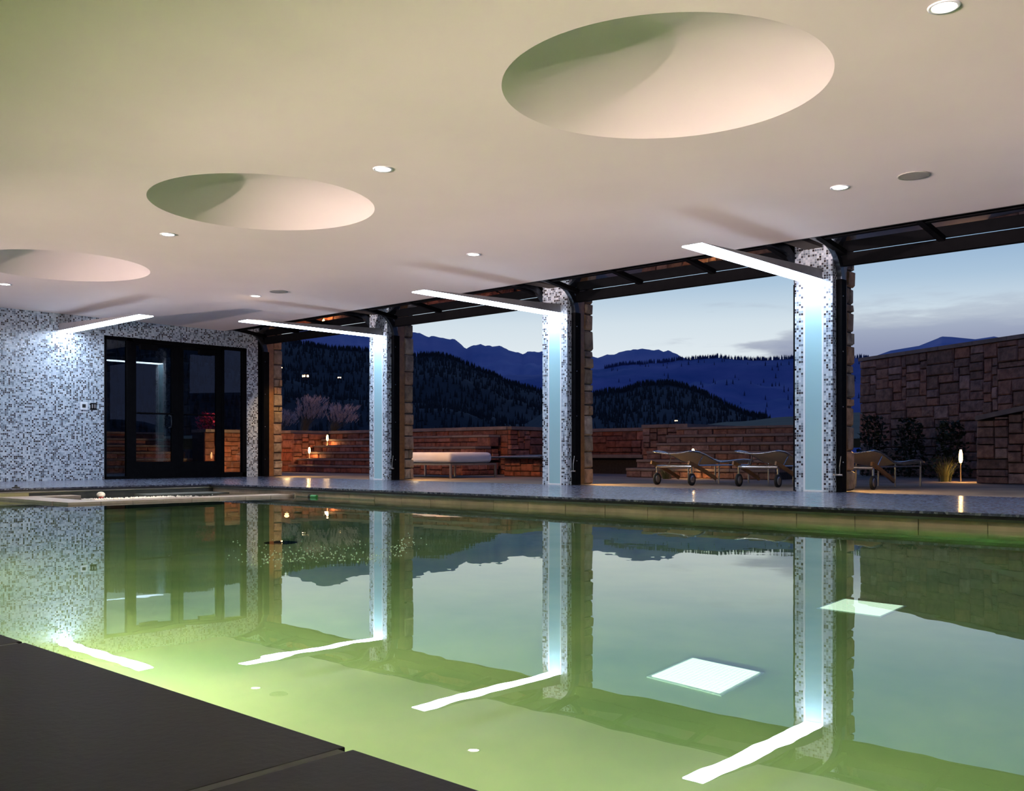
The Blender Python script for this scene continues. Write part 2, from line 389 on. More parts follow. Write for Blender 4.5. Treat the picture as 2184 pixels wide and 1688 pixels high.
def masonry(parent, p0, p1, z0, ztop, mat, depth=.12, wmin=.18, wmax=.55, hmin=.09, hmax=.24, gap=.012, seed=1, proud=.03):
    """lay courses of stones on the vertical face from p0 to p1; seen from the side where p0 is left and p1 right.
    ztop is a number or a function of the distance along the face"""
    rnd = random.Random(seed); st = random.getstate(); random.seed(seed)
    a = Vector((p1[0] - p0[0], p1[1] - p0[1], 0)); L = a.length; a.normalize(); nrm = Vector((a.y, -a.x, 0))
    zt = ztop if callable(ztop) else (lambda s: ztop)
    top = max(zt(0), zt(L)); cs = .055; nu = max(1, round(L / (cs * 1.25))); nv = max(1, round((top - z0) / cs)); du = L / nu; dv = (top - z0) / nv
    used = [[False] * nu for _ in range(nv)]
    for j in range(nv):
        i = 0
        while i < nu:
            if used[j][i]: i += 1; continue
            w = max(1, round(rnd.uniform(wmin, wmax) / du)); h = max(1, round(min(rnd.triangular(hmin, hmax, hmin * 1.3), w * du * .75) / dv))
            ww = 0
            while ww < w and i + ww < nu and not used[j][i + ww]: ww += 1
            rest = 0
            while i + ww + rest < nu and not used[j][i + ww + rest] and rest < 2: rest += 1
            if rest == 1: ww += 1
            h = min(h, nv - j)
            if nv - j - h == 1: h += 1
            for jj in range(j, j + h):
                for ii in range(i, i + ww): used[jj][ii] = True
            sa, sb = i * du, (i + ww) * du; za, zb = z0 + j * dv, min(z0 + (j + h) * dv, zt(sa), zt(sb))
            if zb - za > .03:
                pos = Vector((p0[0], p0[1], 0)) + a * ((sa + sb) / 2) - nrm * (depth / 2 - rnd.uniform(0, proud)); pos.z = (za + zb) / 2
                stone(parent, pos, a, sb - sa - gap, depth, zb - za - gap, mat)
            i += ww
    random.setstate(st)

# ================================================================== THE SETTING
CEIL = 2.85; XW = -16.87; YC = 10.9; YEDGE = 10.19; ROOF = 3.40; XR = 5.0; YB = -7.2
COLX = [-5.11, -9.10, -13.10, -1.12]
DOMES = [(-3.54, 5.35, 1.06), (-8.08, 5.30, 1.06), (-12.65, 5.30, 1.06)]

# ceiling with three round hollows
bm = bmesh.new(); loops = []
x0, x1, y0, y1 = XW, XR, YB, YEDGE
outer = []
for (ax, ay), (bx_, by_), n in (((x0, y0), (x1, y0), 22), ((x1, y0), (x1, y1), 12), ((x1, y1), (x0, y1), 22), ((x0, y1), (x0, y0), 12)):
    for i in range(n): outer.append((ax + (bx_ - ax) * i / n, ay + (by_ - ay) * i / n))
edges = []
def loop2(pts):
    vs = [bm.verts.new((p[0], p[1], CEIL)) for p in pts]
    for i in range(len(vs)): edges.append(bm.edges.new((vs[i], vs[(i + 1) % len(vs)])))
loop2(outer)
NSEG = 96
for (cx, cy, r) in DOMES: loop2([(cx + r * math.cos(2 * math.pi * k / NSEG), cy + r * math.sin(2 * math.pi * k / NSEG)) for k in range(NSEG)])
bmesh.ops.triangle_fill(bm, edges=edges, use_beauty=True, use_dissolve=False)
me = bpy.data.meshes.new('ceiling'); 
for f in bm.faces:
    if f.normal.z > 0: f.normal_flip()
# drop fill inside the hollows
kill = [f for f in bm.faces if any((f.calc_center_median().xy - Vector((cx, cy))).length < r * .985 and all((v.co.xy - Vector((cx, cy))).length < r + .001 for v in f.verts) for cx, cy, r in DOMES)]
bmesh.ops.delete(bm, geom=kill, context='FACES_ONLY')
bm.to_mesh(me); bm.free(); me.materials.append(MATS['plaster'])
ceiling = place(bpy.data.objects.new('ceiling', me), None, (0, 0, 0)); tag(ceiling, 'smooth off-white plaster ceiling with round hollows over the pool', kind='structure')
for (cx, cy, r) in DOMES:
    m = MB(); depth = .19; RS = (r * r + depth * depth) / (2 * depth); prof = []
    amax = math.asin(r / RS)
    for i in range(17):
        a = amax * (1 - i / 16); prof.append((max(RS * math.sin(a), .0005), RS * math.cos(a) - (RS - depth)))
    m.lathe((cx, cy, CEIL), prof, NSEG); m.f = [tuple(reversed(q)) for q in m.f]
    m.build('ceiling_hollow', 'plaster', ceiling, True)
# roof over everything, edge of the ceiling slab
m = MB(); m.box(XW - .4, XR + .3, YB - .3, 11.52, ROOF + .2, ROOF + .45); m.box(XW, XR, YEDGE, YEDGE + .03, CEIL, CEIL + .05)
rf = m.build('trim_1', 'soffit_dark'); tag(rf, 'dark roof slab above the folding door pocket', kind='structure')

# left wall (mosaic) with the glazed door opening
DY0, DY1, DZ = 7.80, 10.68, 2.55
m = MB(); m.box(XW - .25, XW, YB, DY0, 0, ROOF + .2); m.box(XW - .25, XW, DY1, 10.93, 0, ROOF + .2); m.box(XW - .25, XW, DY0, DY1, DZ, ROOF + .2)
wl = m.build('wall_left', 'mosaic'); tag(wl, 'pale speckled mosaic wall with glazed double doors', kind='structure')
wb = box('wall_back', XW - .25, XR + .25, YB - .25, YB, 0, ROOF + .2, 'wall_plaster'); tag(wb, kind='structure')
wr = box('wall_right', XR, XR + .25, YB, 11.5, 0, ROOF + .2, 'wall_plaster'); tag(wr, kind='structure')

m = MB(); m.box(XW, XR, -5.9, -5.78, 0, .45); m.box(XW, XR, -5.9, -5.78, .547, 1.1); bn = m.build('light_baffle', 'soffit_dark'); tag(bn, 'added dark slotted boards shaping the unseen back uplights', kind='structure')  # unseen lip and visor, added to cut spill from the back uplights
# floor: pebble deck along the glass side and along the mosaic wall, stone slabs on the near side
m = MB(); m.box(XW, XR, 7.75, 10.88, -.02, 0); m.box(XW, -13.26, YB, 7.75, -.02, 0)
floor = m.build('floor', 'deck_pebble'); tag(floor, 'wet blue-grey pebble mosaic pool deck', kind='structure')
m = MB(); m.box(-13.26, XR, 7.758, 7.86, -.045, -.0205); m.box(-13.35, -13.268, YB, 7.86, -.045, -.0205); m.build('nosing', 'nosing', floor)
xs = [-13.26, -12.0, -10.8, -9.6, -8.4, -7.2, -6.0, -4.8, -3.6, -2.38, -1.16, .06, 1.28, 2.5, 3.72, XR]
for i in range(len(xs) - 1):
    for (ya, yb) in ((-.35, .909), (-1.6, -.358), (-2.9, -1.608), (YB, -2.908)):
        box('stone_slab', xs[i] + .009, xs[i + 1] - .009, ya, yb, -.05, 0, 'near_slab', floor, .002)
m = MB(); m.box(-13.26, XR, YB, .895, -.06, -.0006); m.build('slab_joints', 'grout', floor)

# ------------------------------------------------------------------ pool
SPX, SPY = -11.15, 4.73
PX0, PX1, PY0, PY1 = -13.26, XR, .93, 7.80
pool = thing('pool_basin', (-4, 4.4, POOL_Z), 'long indoor swimming pool basin with stone waterline course', 'pool', kind='structure')
m = MB(); m.box(PX0 - .2, PX1 + .2, PY0 - .2, PY1 + .2, POOL_Z - .1, POOL_Z); m.build('pool_floor', 'pool_plaster', pool)
m = MB(); m.box(PX0 - .2, PX1 + .2, PY0 - .2, PY0, POOL_Z, -.07); m.box(PX0 - .2, PX0, PY0, PY1, POOL_Z, -.05); m.box(PX1, PX1 + .2, PY0, PY1, POOL_Z, -.05)
m.box(PX0, PX1, PY1 + .02, PY1 + .2, POOL_Z, -.058); m.build('pool_wall', 'pool_plaster', pool)
x = -13.26; k = 0
xj = [-3.81 + .512 * i for i in range(-19, 18)]
xj = [q for q in xj if -13.2 < q < XR]; xj = [-13.26] + xj + [XR]
for i in range(len(xj) - 1):
    box('waterline_stone', xj[i] + .003, xj[i + 1] - .003, PY1, PY1 + .1, -.42, -.066, 'pool_stone', pool, .004)
for j in range(14):
    ya = SPY + .4 + j * .2
m = MB(); m.box(-13.26, XR, 7.772, PY1 + .1, -.058, -.046); m.box(-13.26, XR, PY1 - .012, PY1 + .1, -.066, -.0585); m.build('gutter_lip', 'lip', pool)
m = MB(); m.box(-13.36, -13.24, YB, 7.86, -.058, -.046); m.build('gutter_lip', 'lip', pool)
# water
def prism(poly, z0, z1):
    n = len(poly); return [(x, y, z0) for x, y in poly] + [(x, y, z1) for x, y in poly], [tuple(range(n - 1, -1, -1)), tuple(range(n, 2 * n))] + [(i, (i + 1) % n, n + (i + 1) % n, n + i) for i in range(n)]
v, f = prism([(PX0 - .01, PY0 - .01), (PX1 + .01, PY0 - .01), (PX1 + .01, PY1 + .015), (SPX - .02, PY1 + .015), (SPX - .02, SPY + .02), (PX0 - .01, SPY + .02)], POOL_Z - .01, WATER_Z)
tag(mesh('pool_water', v, f, 'pool_water'), 'still green lit swimming pool water mirroring the windows', 'water', kind='stuff')
# lit floor grates
for i, (gy, lab) in enumerate(((3.30, 'bright square underwater floor light nearer the camera'), (4.79, 'bright square underwater floor light farther out in pool'))):
    g = thing('pool_floor_light', (-1.99, gy, POOL_Z), lab, 'pool light', 'square underwater lights')
    box('frame', -2.155, -1.825, gy - .165, gy + .165, POOL_Z, POOL_Z + .012, 'white_metal', g, .003)
    box('lens', -2.14, -1.84, gy - .15, gy + .15, POOL_Z + .012, POOL_Z + .02, 'lit_grate', g)
d = thing('drain_cover', (-6.47, 4.4, POOL_Z), 'small dark round drain cover on pool floor', 'drain')
m = MB(); m.lathe((-6.47, 4.4, POOL_Z), [(.13, 0), (.13, .012), (.11, .02), (.001, .024)], 20); m.build('cover', 'rubber', d)

# ------------------------------------------------------------------ spa in the far corner
RIM = -.105
spa = thing('spa', (-12.2, 6.3, POOL_Z), 'sunken spa with pale stone rim at corner of the pool', 'spa')
m = MB(); m.box(SPX - .38, SPX, SPY, PY1, POOL_Z, RIM - .03); m.box(PX0, SPX - .38, SPY, SPY + .4, POOL_Z, RIM - .03); m.box(PX0, PX0 + .3, SPY + .4, SPY + .95, POOL_Z, RIM - .03); m.build('wall', 'spa_plaster', spa)
n = 8
for i in range(n):
    a = SPY + (PY1 - SPY) * i / n; b_ = SPY + (PY1 - SPY) * (i + 1) / n
    box('rim_stone', SPX - .39, SPX + .012, a + .003, b_ - .003, RIM - .03, RIM, 'spa_stone', spa, .004)
for i in range(4):
    a = PX0 + (SPX - .39 - PX0) * i / 4; b_ = PX0 + (SPX - .39 - PX0) * (i + 1) / 4
    box('rim_stone', a + .003, b_ - .003, SPY - .012, SPY + .4, RIM - .03, RIM, 'spa_stone', spa, .004)
box('rim_stone', PX0, PX0 + .3, SPY + .403, SPY + .95, RIM - .03, RIM, 'spa_stone', spa, .004)
for i in range(22):   # row of little tiles under the rim
    a = 5.75 + i * .095
    box('tile', SPX + .0005, SPX + .008, a, a + .082, WATER_Z - .01, RIM - .034, 'spa_stone', spa)
box('floor', PX0, SPX - .38, SPY + .4, PY1, POOL_Z, -1.05, 'spa_plaster', spa)
box('back_wall', PX0 - .005, PX0 + .012, SPY + .4, PY1, -1.05, -.0665, 'spa_plaster', spa)
box('bench', PX0 + .02, -12.75, 6.55, PY1 - .02, -1.05, WATER_Z + .015, 'spa_plaster', spa, .01)
v, f = prism([(PX0 - .01, SPY + .39), (SPX - .37, SPY + .39), (SPX - .37, PY1 + .015), (PX0 - .01, PY1 + .015)], -1.06, WATER_Z + .004)
tag(mesh('spa_water', v, f, 'spa_water'), 'dark rippling water inside the spa', 'water', kind='stuff')
# foam churned up by the jet
def bubbles(name, pts, mat, label, cat):
    ico = bmesh.new(); bmesh.ops.create_icosphere(ico, subdivisions=1, radius=1); vv = [v.co.copy() for v in ico.verts]; ff = [[v.index for v in f.verts] for f in ico.faces]; ico.free()
    m = MB()
    for (p, r) in pts: m.add([Vector(p) + q * r for q in vv], ff)
    return tag(m.build(name, mat, None, True), label, cat, kind='stuff')
pmat('foam', (.95, .92, .88), (.9, .86, .82), 9, .35)
pts = []
for i in range(900):
    a = random.gauss(0, .42); b_ = random.gauss(0, .09)
    pts.append(((-11.78 + b_ * .8, 5.75 + max(-.5, min(1.5, a)), WATER_Z + .006 + random.uniform(0, .02)), random.uniform(.005, .016)))
bubbles('spa_foam', pts, 'foam', 'white foam churned up by the jet inside spa', 'foam')
pmat('glint', (.85, .95, .80), (.8, .9, .75), 9, .12)
pts = []
for i in range(300):
    s = random.random(); u = 560 + 320 * s + random.gauss(0, 14); vv_ = 1196 - 12 * math.sin(s * 3.1) + random.gauss(0, 9) - 40 * max(0, s - .8) * 5
    if random.random() < .25: u = random.uniform(480, 860); vv_ = random.uniform(1150, 1200)
    dd = (EYE.z - WATER_Z) / ((vv_ - HOR) / FPX); p = EYE + (FWD + RGT * ((u - CXP) / FPX)) * dd
    pts.append(((p.x, p.y, WATER_Z), random.uniform(.0025, .006)))
bubbles('surface_bubbles', pts, 'glint', 'scattered tiny bubbles drifting on the pool surface', 'bubbles')
# floating dispenser
fl = thing('floating_dispenser', (-12.55, 5.76, WATER_Z), 'small white and red floating dispenser in the spa', 'dispenser')
m = MB(); m.lathe((-12.55, 5.76, WATER_Z), [(.001, .085), (.03, .08), (.05, .06), (.054, .04), (.045, .022), (.03, .018)], 18); m.build('dome', 'spa_plastic', fl, True)
m = MB(); m.lathe((-12.55, 5.76, WATER_Z), [(.03, .022), (.026, -.06), (.001, -.06)], 14); m.build('float_stem', 'red_plastic', fl, True)
# rope with a float along the waterline
rp = thing('pool_rope', (-10.6, 7.76, WATER_Z), 'thin pool rope with green float lying along far waterline', 'rope')
m = MB(); m.tube([(-11.12 + .09 * i, 7.765 + .006 * math.sin(i), WATER_Z + .008) for i in range(20)], .006, 6); m.build('cord', 'rope', rp)
m = MB(); m.lathe((-10.64, 7.752, WATER_Z + .012), [(.001, -.07), (.024, -.07), (.026, -.05), (.026, .06), (.02, .07), (.001, .07)], 14, 'x'); m.build('float', 'green_plastic', rp)
m = MB(); m.lathe((-10.715, 7.752, WATER_Z + .012), [(.027, -.025), (.029, -.02), (.029, .02), (.027, .025)], 14, 'x'); m.build('collar', 'rubber', rp)
m = MB(); m.lathe((-11.09, 7.755, WATER_Z + .014), [(.012, -.012), (.028, -.012), (.034, 0), (.028, .012), (.012, .012)], 14, 'y'); m.build('eyelet', 'brushed', rp)
an = thing('deck_anchor', (-13.4, 5.02, 0), 'tiny black anchor cup on deck edge beside mosaic wall', 'anchor')
m = MB(); m.lathe((-13.4, 5.02, 0), [(.05, 0), (.05, .012), (.02, .02), (.014, .04), (.001, .042)], 14); m.build('cup', 'rubber', an)

# ------------------------------------------------------------------ glazed doors in the left wall
door = thing('door_1', (XW, 9.24, 0), 'black framed glazed double doors with sidelights in mosaic wall', kind='structure')
xa, xb = XW - .10, XW - .01
m = MB()
m.box(xa, xb, DY0, 7.85, 0, DZ); m.box(xa, xb, 8.225, 8.325, 0, DZ); m.box(xa, xb, 10.13, 10.185, 0, DZ); m.box(xa, xb, 10.59, DY1, 0, DZ)
m.box(xa, xb, DY0, DY1, 2.49, DZ); m.box(xa, xb, DY0, 8.225, 0, .05); m.box(xa, xb, 10.185, DY1, 0, .09)
m.build('frame', 'black_metal', door)
for (a, b_) in ((7.85, 8.225), (10.185, 10.59)): box('sidelight_pane', XW - .06, XW - .05, a, b_, .05, 2.49, 'pane', door)
box('sill', XW - .25, XW - .0, DY0, DY1, -.01, .012, 'black_metal', door)
for (a, b_, hs) in ((8.328, 9.235, 1), (9.241, 10.127, -1)):
    lf = thing('door_leaf', (XW - .05, (a + b_) / 2, .015)); lf.parent = door; lf.location = WL[lf.name] - WL[door.name]
    ga, gb = (8.352, 9.078) if hs == 1 else (9.395, 9.99)
    ga, gb = (8.40, 9.10) if hs == 1 else (9.33, 10.02)
    m = MB(); m.box(xa + .02, xb - .01, a, ga, .015, 2.485); m.box(xa + .02, xb - .01, gb, b_, .015, 2.485); m.box(xa + .02, xb - .01, ga, gb, .015, .31); m.box(xa + .02, xb - .01, ga, gb, 2.42, 2.485)
    m.build('leaf_frame', 'black_metal', lf)
    box('pane', XW - .06, XW - .05, ga, gb, .31, 2.42, 'pane', lf)
    m = MB(); m.tube([(XW + .035, ga, 1.195), (XW + .035, gb, 1.195)], .014, 8); m.tube([(XW - .02, ga + .02, 1.195), (XW + .035, ga + .02, 1.195)], .012, 6); m.tube([(XW - .02, gb - .02, 1.195), (XW + .035, gb - .02, 1.195)], .012, 6); m.build('push_bar', 'black_metal', lf)
    if hs == 1:
        y = gb - .06; m = MB(); m.tube([(XW - .03, y, 1.17), (XW + .05, y, 1.16), (XW + .06, y, 1.10), (XW + .06, y, 1.0), (XW + .05, y, .95), (XW - .03, y, .94)], .012, 8); m.build('pull_handle', 'track_steel', lf, True)
        box('closer', XW - .02, XW + .05, 8.45, 8.78, 2.35, 2.44, 'black_metal', lf, .006)
    else: box('closer', XW - .02, XW + .05, 9.62, 9.96, 2.35, 2.44, 'black_metal', lf, .006)
th = thing('thermostat', (XW, 7.435, 1.22), 'white wall control panel with dark screen on mosaic wall', 'thermostat')
box('housing', XW, XW + .022, 7.37, 7.50, 1.215, 1.355, 'white_metal', th, .006); box('screen', XW + .022, XW + .025, 7.405, 7.465, 1.255, 1.315, 'rubber', th)
sw = thing('switch_plate', (XW, 7.61, 1.22), 'black double switch plate right of white control panel', 'switch')
box('plate', XW, XW + .012, 7.555, 7.66, 1.225, 1.345, 'black_metal', sw, .003)
for y in (7.585, 7.63): box('rocker', XW + .012, XW + .018, y - .012, y + .012, 1.25, 1.32, 'grey_metal', sw, .002)

# ------------------------------------------------------------------ columns, piers, light bars
def pier_stones(parent, xs_, seed, sgn=1):
    rnd = random.Random(seed); z = 0
    while z < 3.3:
        h = rnd.choice((.10, .16, .20, .24, .30)); h = min(h, 3.32 - z)
        if h < .05: break
        y0_ = 11.30
        if rnd.random() < .3 and h < .22:
            ym = rnd.uniform(11.37, 11.43)
            for (a, b_) in ((y0_, ym), (ym, 11.5)): stone(parent, (xs_ - .1 + rnd.uniform(-.005, .02), (a + b_) / 2, z + h / 2), (0, 1), b_ - a - .008, .2, h - .012, 'stone_pier')
        else:
            stone(parent, (xs_ - .1 + rnd.uniform(-.005, .02), (y0_ + 11.5) / 2 + rnd.uniform(-.004, .012), z + h / 2), (0, 1), .2, .2, h - .012, 'stone_pier')
        z += h
def column(cx, label, seed):
    t = thing('mosaic_column', (cx, YC + .1, 0), label, 'column', 'mosaic clad columns between the open bays')
    w = .235
    m = MB(); m.box(cx - w, cx - .125, YC, YC + .09, 0, ROOF); m.box(cx + .125, cx + w, YC, YC + .09, 0, ROOF); m.box(cx - .125, cx + .125, YC + .02, YC + .09, 0, ROOF); m.box(cx - .125, cx + .125, YC, YC + .02, 2.5, ROOF); m.box(cx - w, cx + w, YC + .09, 11.14, 0, ROOF)
    m.build('shaft', 'mosaic', t)
    g = box('glass_panel', cx - .105, cx + .105, YC + .003, YC + .019, .02, 2.48, 'aqua_glass', t)
    m = MB(); m.box(cx - .125, cx - .105, YC - .004, YC + .02, 0, 2.5); m.box(cx + .105, cx + .125, YC - .004, YC + .02, 0, 2.5); m.box(cx - .105, cx + .105, YC - .004, YC + .02, 0, .02); m.box(cx - .105, cx + .105, YC - .004, YC + .02, 2.48, 2.5)
    m.build('panel_frame', 'white_metal', g)
    m = MB(); m.box(cx - w, cx + w, 11.14, 11.30, 0, ROOF); m.build('wood_jamb', 'wood', t)
    p = box('pier', cx - w + .03, cx + w - .03, 11.30, 11.49, 0, ROOF, 'mortar', t)
    pier_stones(p, cx + w, seed)
    for sx in (-.115,):
        rnd = random.Random(seed + 5); z = 0
        while z < 3.3:
            h = min(rnd.choice((.12, .2, .26, .3)), 3.32 - z)
            if h < .05: break
            stone(p, (cx - w + .1, 11.4, z + h / 2), (0, -1), .2, .2, h - .012, 'stone_pier'); z += h
    box('beam', cx - .11, cx + .11, YEDGE + .035, YC - .002, 2.88, ROOF, 'beam_plaster', t)
    return t
column(COLX[0], 'nearest mosaic column with frosted glass strip, left of the tall stone wall', 11)
column(COLX[1], 'middle mosaic column with frosted glass strip, between daybed and loungers', 12)
column(COLX[2], 'farthest mosaic column with frosted glass strip, nearest the glazed doors', 13)
column(COLX[3], 'mosaic column past the right edge of the picture', 14)
t = thing('stone_pier', (XW, 11.3, 0), 'lit stone pier with wooden jamb at end of mosaic wall', 'pier')
m = MB(); m.box(XW - .24, XW, 11.14, 11.30, 0, ROOF); m.build('wood_jamb', 'wood', t)
p = box('core', XW - .3, XW - .03, 11.30, 11.49, 0, ROOF, 'mortar', t); pier_stones(p, XW, 21)
bk = box('back_plate', XW - .24, XW - .005, 10.93, 11.14, 0, ROOF, 'black_metal', t)
# outer end wall behind the doors side
def light_bar(p0, p1, label):
    """p0 at the wall, p1 the free tip (underside centre line)"""
    p0 = Vector(p0); p1 = Vector(p1); d = (p1 - p0).normalized(); s = d.cross(Vector((0, 0, 1))); w = .115
    t = thing('light_bar', p0, label, 'light', 'tapering LED bars')
    up = Vector((0, 0, 1))
    sec = lambda p, h: [p - s * w + up * .012, p + s * w + up * .012, p + s * (w * .92) + up * (h + .012), p - s * (w * .92) + up * (h + .012)]
    a, b_ = sec(p0 + d * .005, .125), sec(p1, .006)
    MB().add(a + b_, [(0, 1, 2, 3), (7, 6, 5, 4), (0, 4, 5, 1), (1, 5, 6, 2), (2, 6, 7, 3), (3, 7, 4, 0)]).build('housing', 'grey_metal', t)
    a = [p0 + d * .005 - s * w, p0 + d * .005 + s * w, p1 + s * w, p1 - s * w]
    a = a + [q + up * .0118 for q in a]
    MB().add(a, BOXF).build('diffuser', 'led', t)
ZB = 2.49
light_bar((COLX[0], YC, ZB), (COLX[0], 8.22, ZB), 'glowing LED bar on the nearest mosaic column')
light_bar((COLX[1], YC, ZB), (COLX[1], 8.22, ZB), 'glowing LED bar on the middle mosaic column')
light_bar((COLX[2], YC, ZB), (COLX[2], 8.22, ZB), 'glowing LED bar on the column nearest the glazed doors')
light_bar((COLX[3], YC, ZB), (COLX[3], 8.22, ZB), 'glowing LED bar past the right edge of the picture')
light_bar((XW, 7.12, 2.54), (-14.0, 7.12, 2.54), 'glowing LED bar on the mosaic wall left of glazed doors')
light_bar((XW, 3.1, 2.54), (-14.0, 3.1, 2.54), 'glowing LED bar on mosaic wall just past the left picture edge')
light_bar((XW, -.9, 2.54), (-14.0, -.9, 2.54), 'glowing LED bar on mosaic wall in the corner behind the viewer')

# ------------------------------------------------------------------ raised overhead doors
def overhead(xa, xb, label):
    t = thing('overhead_door', ((xa + xb) / 2, 11.05, 2.6), label, 'garage door', 'raised glazed overhead doors')
    box('bottom_rail', xa, xb, 11.02, 11.10, 2.655, 2.80, 'black_metal', t, .006)
    zof = lambda y: 2.80 + (11.06 - y) * .13
    ys = [11.05, 10.55, 9.7]
    n = 3; W_ = (xb - xa) / n
    for i in range(n + 1):
        x = xa + W_ * i; x = min(max(x, xa + .03), xb - .03)
        MB().tube([(x, 11.04, zof(11.04) + .0), (x, 9.7, zof(9.7))], .03, 4, flat=(.035, .03)).build('stile', 'black_metal', t)
    box('cross_rail', xa, xb, 10.40, 10.47, zof(10.45) - .015, zof(10.45) + .045, 'black_metal', t)
    for i in range(n):
        for (ya, yb) in ((11.02, 10.46), (10.41, 9.7)):
            x0_, x1_ = xa + W_ * i + .03, xa + W_ * (i + 1) - .03
            v = [(x0_, ya, zof(ya)), (x1_, ya, zof(ya)), (x1_, yb, zof(yb)), (x0_, yb, zof(yb))]; v += [(a, b_, c + .008) for a, b_, c in v]
            mesh('pane', v, BOXF, 'door_pane', t)
    for x in (xa - .02, xb + .02):
        pts = [(x, 11.06, 0.0), (x, 11.06, 2.45)]
        R_ = .45
        for k in range(1, 9):
            a = math.pi / 2 * k / 8; pts.append((x, 11.06 - R_ * (1 - math.cos(a)), 2.45 + R_ * math.sin(a)))
        pts.append((x, 9.6, 2.93))
        m = MB(); m.tube(pts, .03, 4, flat=(.03, .045)); m.build('track', 'track_steel', t)
        m = MB(); m.box(x - .035, x + .035, 11.0, 11.125, 0, 2.5); m.build('jamb_plate', 'black_metal', t)
        for z in (.35, 1.0, 1.65, 2.3): 
            m = MB(); m.lathe((x + .036, 11.03, z), [(.001, .006), (.008, .004), (.009, 0)], 8, 'x'); m.build('bolt', 'chrome', t)
overhead(XW + .09, COLX[2] - .29, 'raised overhead door in the bay beside the glazed doors')
overhead(COLX[2] + .29, COLX[1] - .29, 'raised overhead door above the daybed')
overhead(COLX[1] + .29, COLX[0] - .29, 'raised overhead door above the two full loungers')
overhead(COLX[0] + .29, COLX[3] - .29, 'raised overhead door above the tall stone wall at right')
# lintel outside
m = MB(); m.box(XW - .3, XR, 11.3, 11.52, 2.95, ROOF + .2); tag(m.build('trim_2', 'soffit_dark'), kind='structure')
hk = 0
for cx in COLX[:3]:
    hk += 1
    t = thing('door_latch', (cx + .30, 11.0, .3), 'small chrome latch low on the door track of ' + ('the nearest column', 'the middle column', 'the farthest column')[hk - 1], 'latch')
    m = MB(); m.tube([(cx + .29, 10.97, .19), (cx + .29, 10.97, .30), (cx + .30, 10.985, .42)], .006, 6); m.build('pull_cord', 'chrome', t)
    m = MB(); m.tube([(cx + .24, 10.975, .2), (cx + .32, 10.975, .2)], .014, 8); m.build('bolt_body', 'chrome', t)

# ------------------------------------------------------------------ ceiling fixtures
def downlight(x, y, label):
    t = thing('downlight', (x, y, CEIL), label, 'downlight', 'round recessed ceiling downlights')
    m = MB(); m.lathe((x, y, CEIL), [(.085, 0), (.083, -.006), (.066, -.006), (.062, -.001)], 28); m.build('trim_ring', 'white_metal', t, True)
    m = MB(); m.lathe((x, y, CEIL - .002), [(.066, 0), (.0005, -.001)], 28); m.build('lens', 'lens', t)
    lamp('downlight_lamp', 'SPOT', (x, y, CEIL - .03), 140, (1.0, .86, .66), .05, aim=(x, y, 0), spot=math.radians(118), blend=.7)
for x, y, l in ((-6.32, 5.31, 'downlight between the largest and middle ceiling hollows'), (-9.93, 5.30, 'downlight at lower left of the middle ceiling hollow'),
                (-8.21, 8.31, 'downlight above and left of the middle column bar'), (-12.81, 8.26, 'downlight beside the small far ceiling speaker'),
                (-14.54, 5.30, 'downlight at the left picture edge'), (-3.71, 8.45, 'downlight beside the nearer ceiling speaker'),
                (-1.80, 5.42, 'large downlight in the top right corner')): downlight(x, y, l)
for x, y, l in ((-3.08, 8.52, 'round grey ceiling speaker near the right picture edge'), (-12.2, 8.26, 'round grey ceiling speaker above the far LED bar')):
    t = thing('ceiling_speaker', (x, y, CEIL), l, 'speaker', 'flush ceiling speakers')
    m = MB(); m.lathe((x, y, CEIL), [(.135, 0), (.134, -.007), (.122, -.008)], 32); m.build('ring', 'speaker_grey', t, True)
    m = MB(); m.lathe((x, y, CEIL - .005), [(.122, 0), (.0005, -.002)], 32); m.build('grille', 'speaker_grey', t, True)

# ================================================================== OUTSIDE
ter = box('terrace', -45, 30, 10.88, 45, -.2, -.012, 'terrace_stone'); tag(ter, 'flat stone terrace paving outside the open bays', kind='structure')
ter2 = box('side_terrace', -45, XW - .25, -10, 10.88, -.2, -.012, 'terrace_stone'); tag(ter2, 'stone terrace outside the glazed doors', kind='structure')
# warm lamps on the outside of each pier
for i, x in enumerate([XW - .1] + sorted(COLX)):      # low lamps on the outer face of each pier wash the paving
    lamp('pier_lamp', 'SPOT', (x + .12, 11.60, .55), P_SCONCE, (1.0, .66, .24), .05, aim=(x + .55, 11.72, 0), spot=math.radians(130), blend=.8)
for (x, y, z, p_) in ((-13.27, 11.56, 1.9, 52), (-17.32, 11.56, 1.9, 6)): lamp('pier_sconce', 'AREA', (x, y, z), p_, (1.0, .52, .22), .12, .12, (x - 1.2, y + 3, z - .6))
lamp('jamb_lamp', 'SPOT', (XW + .9, 11.35, 2.62), 130, (1.0, .60, .20), .04, aim=(XW + .1, 11.25, .9), spot=math.radians(50), blend=.9)

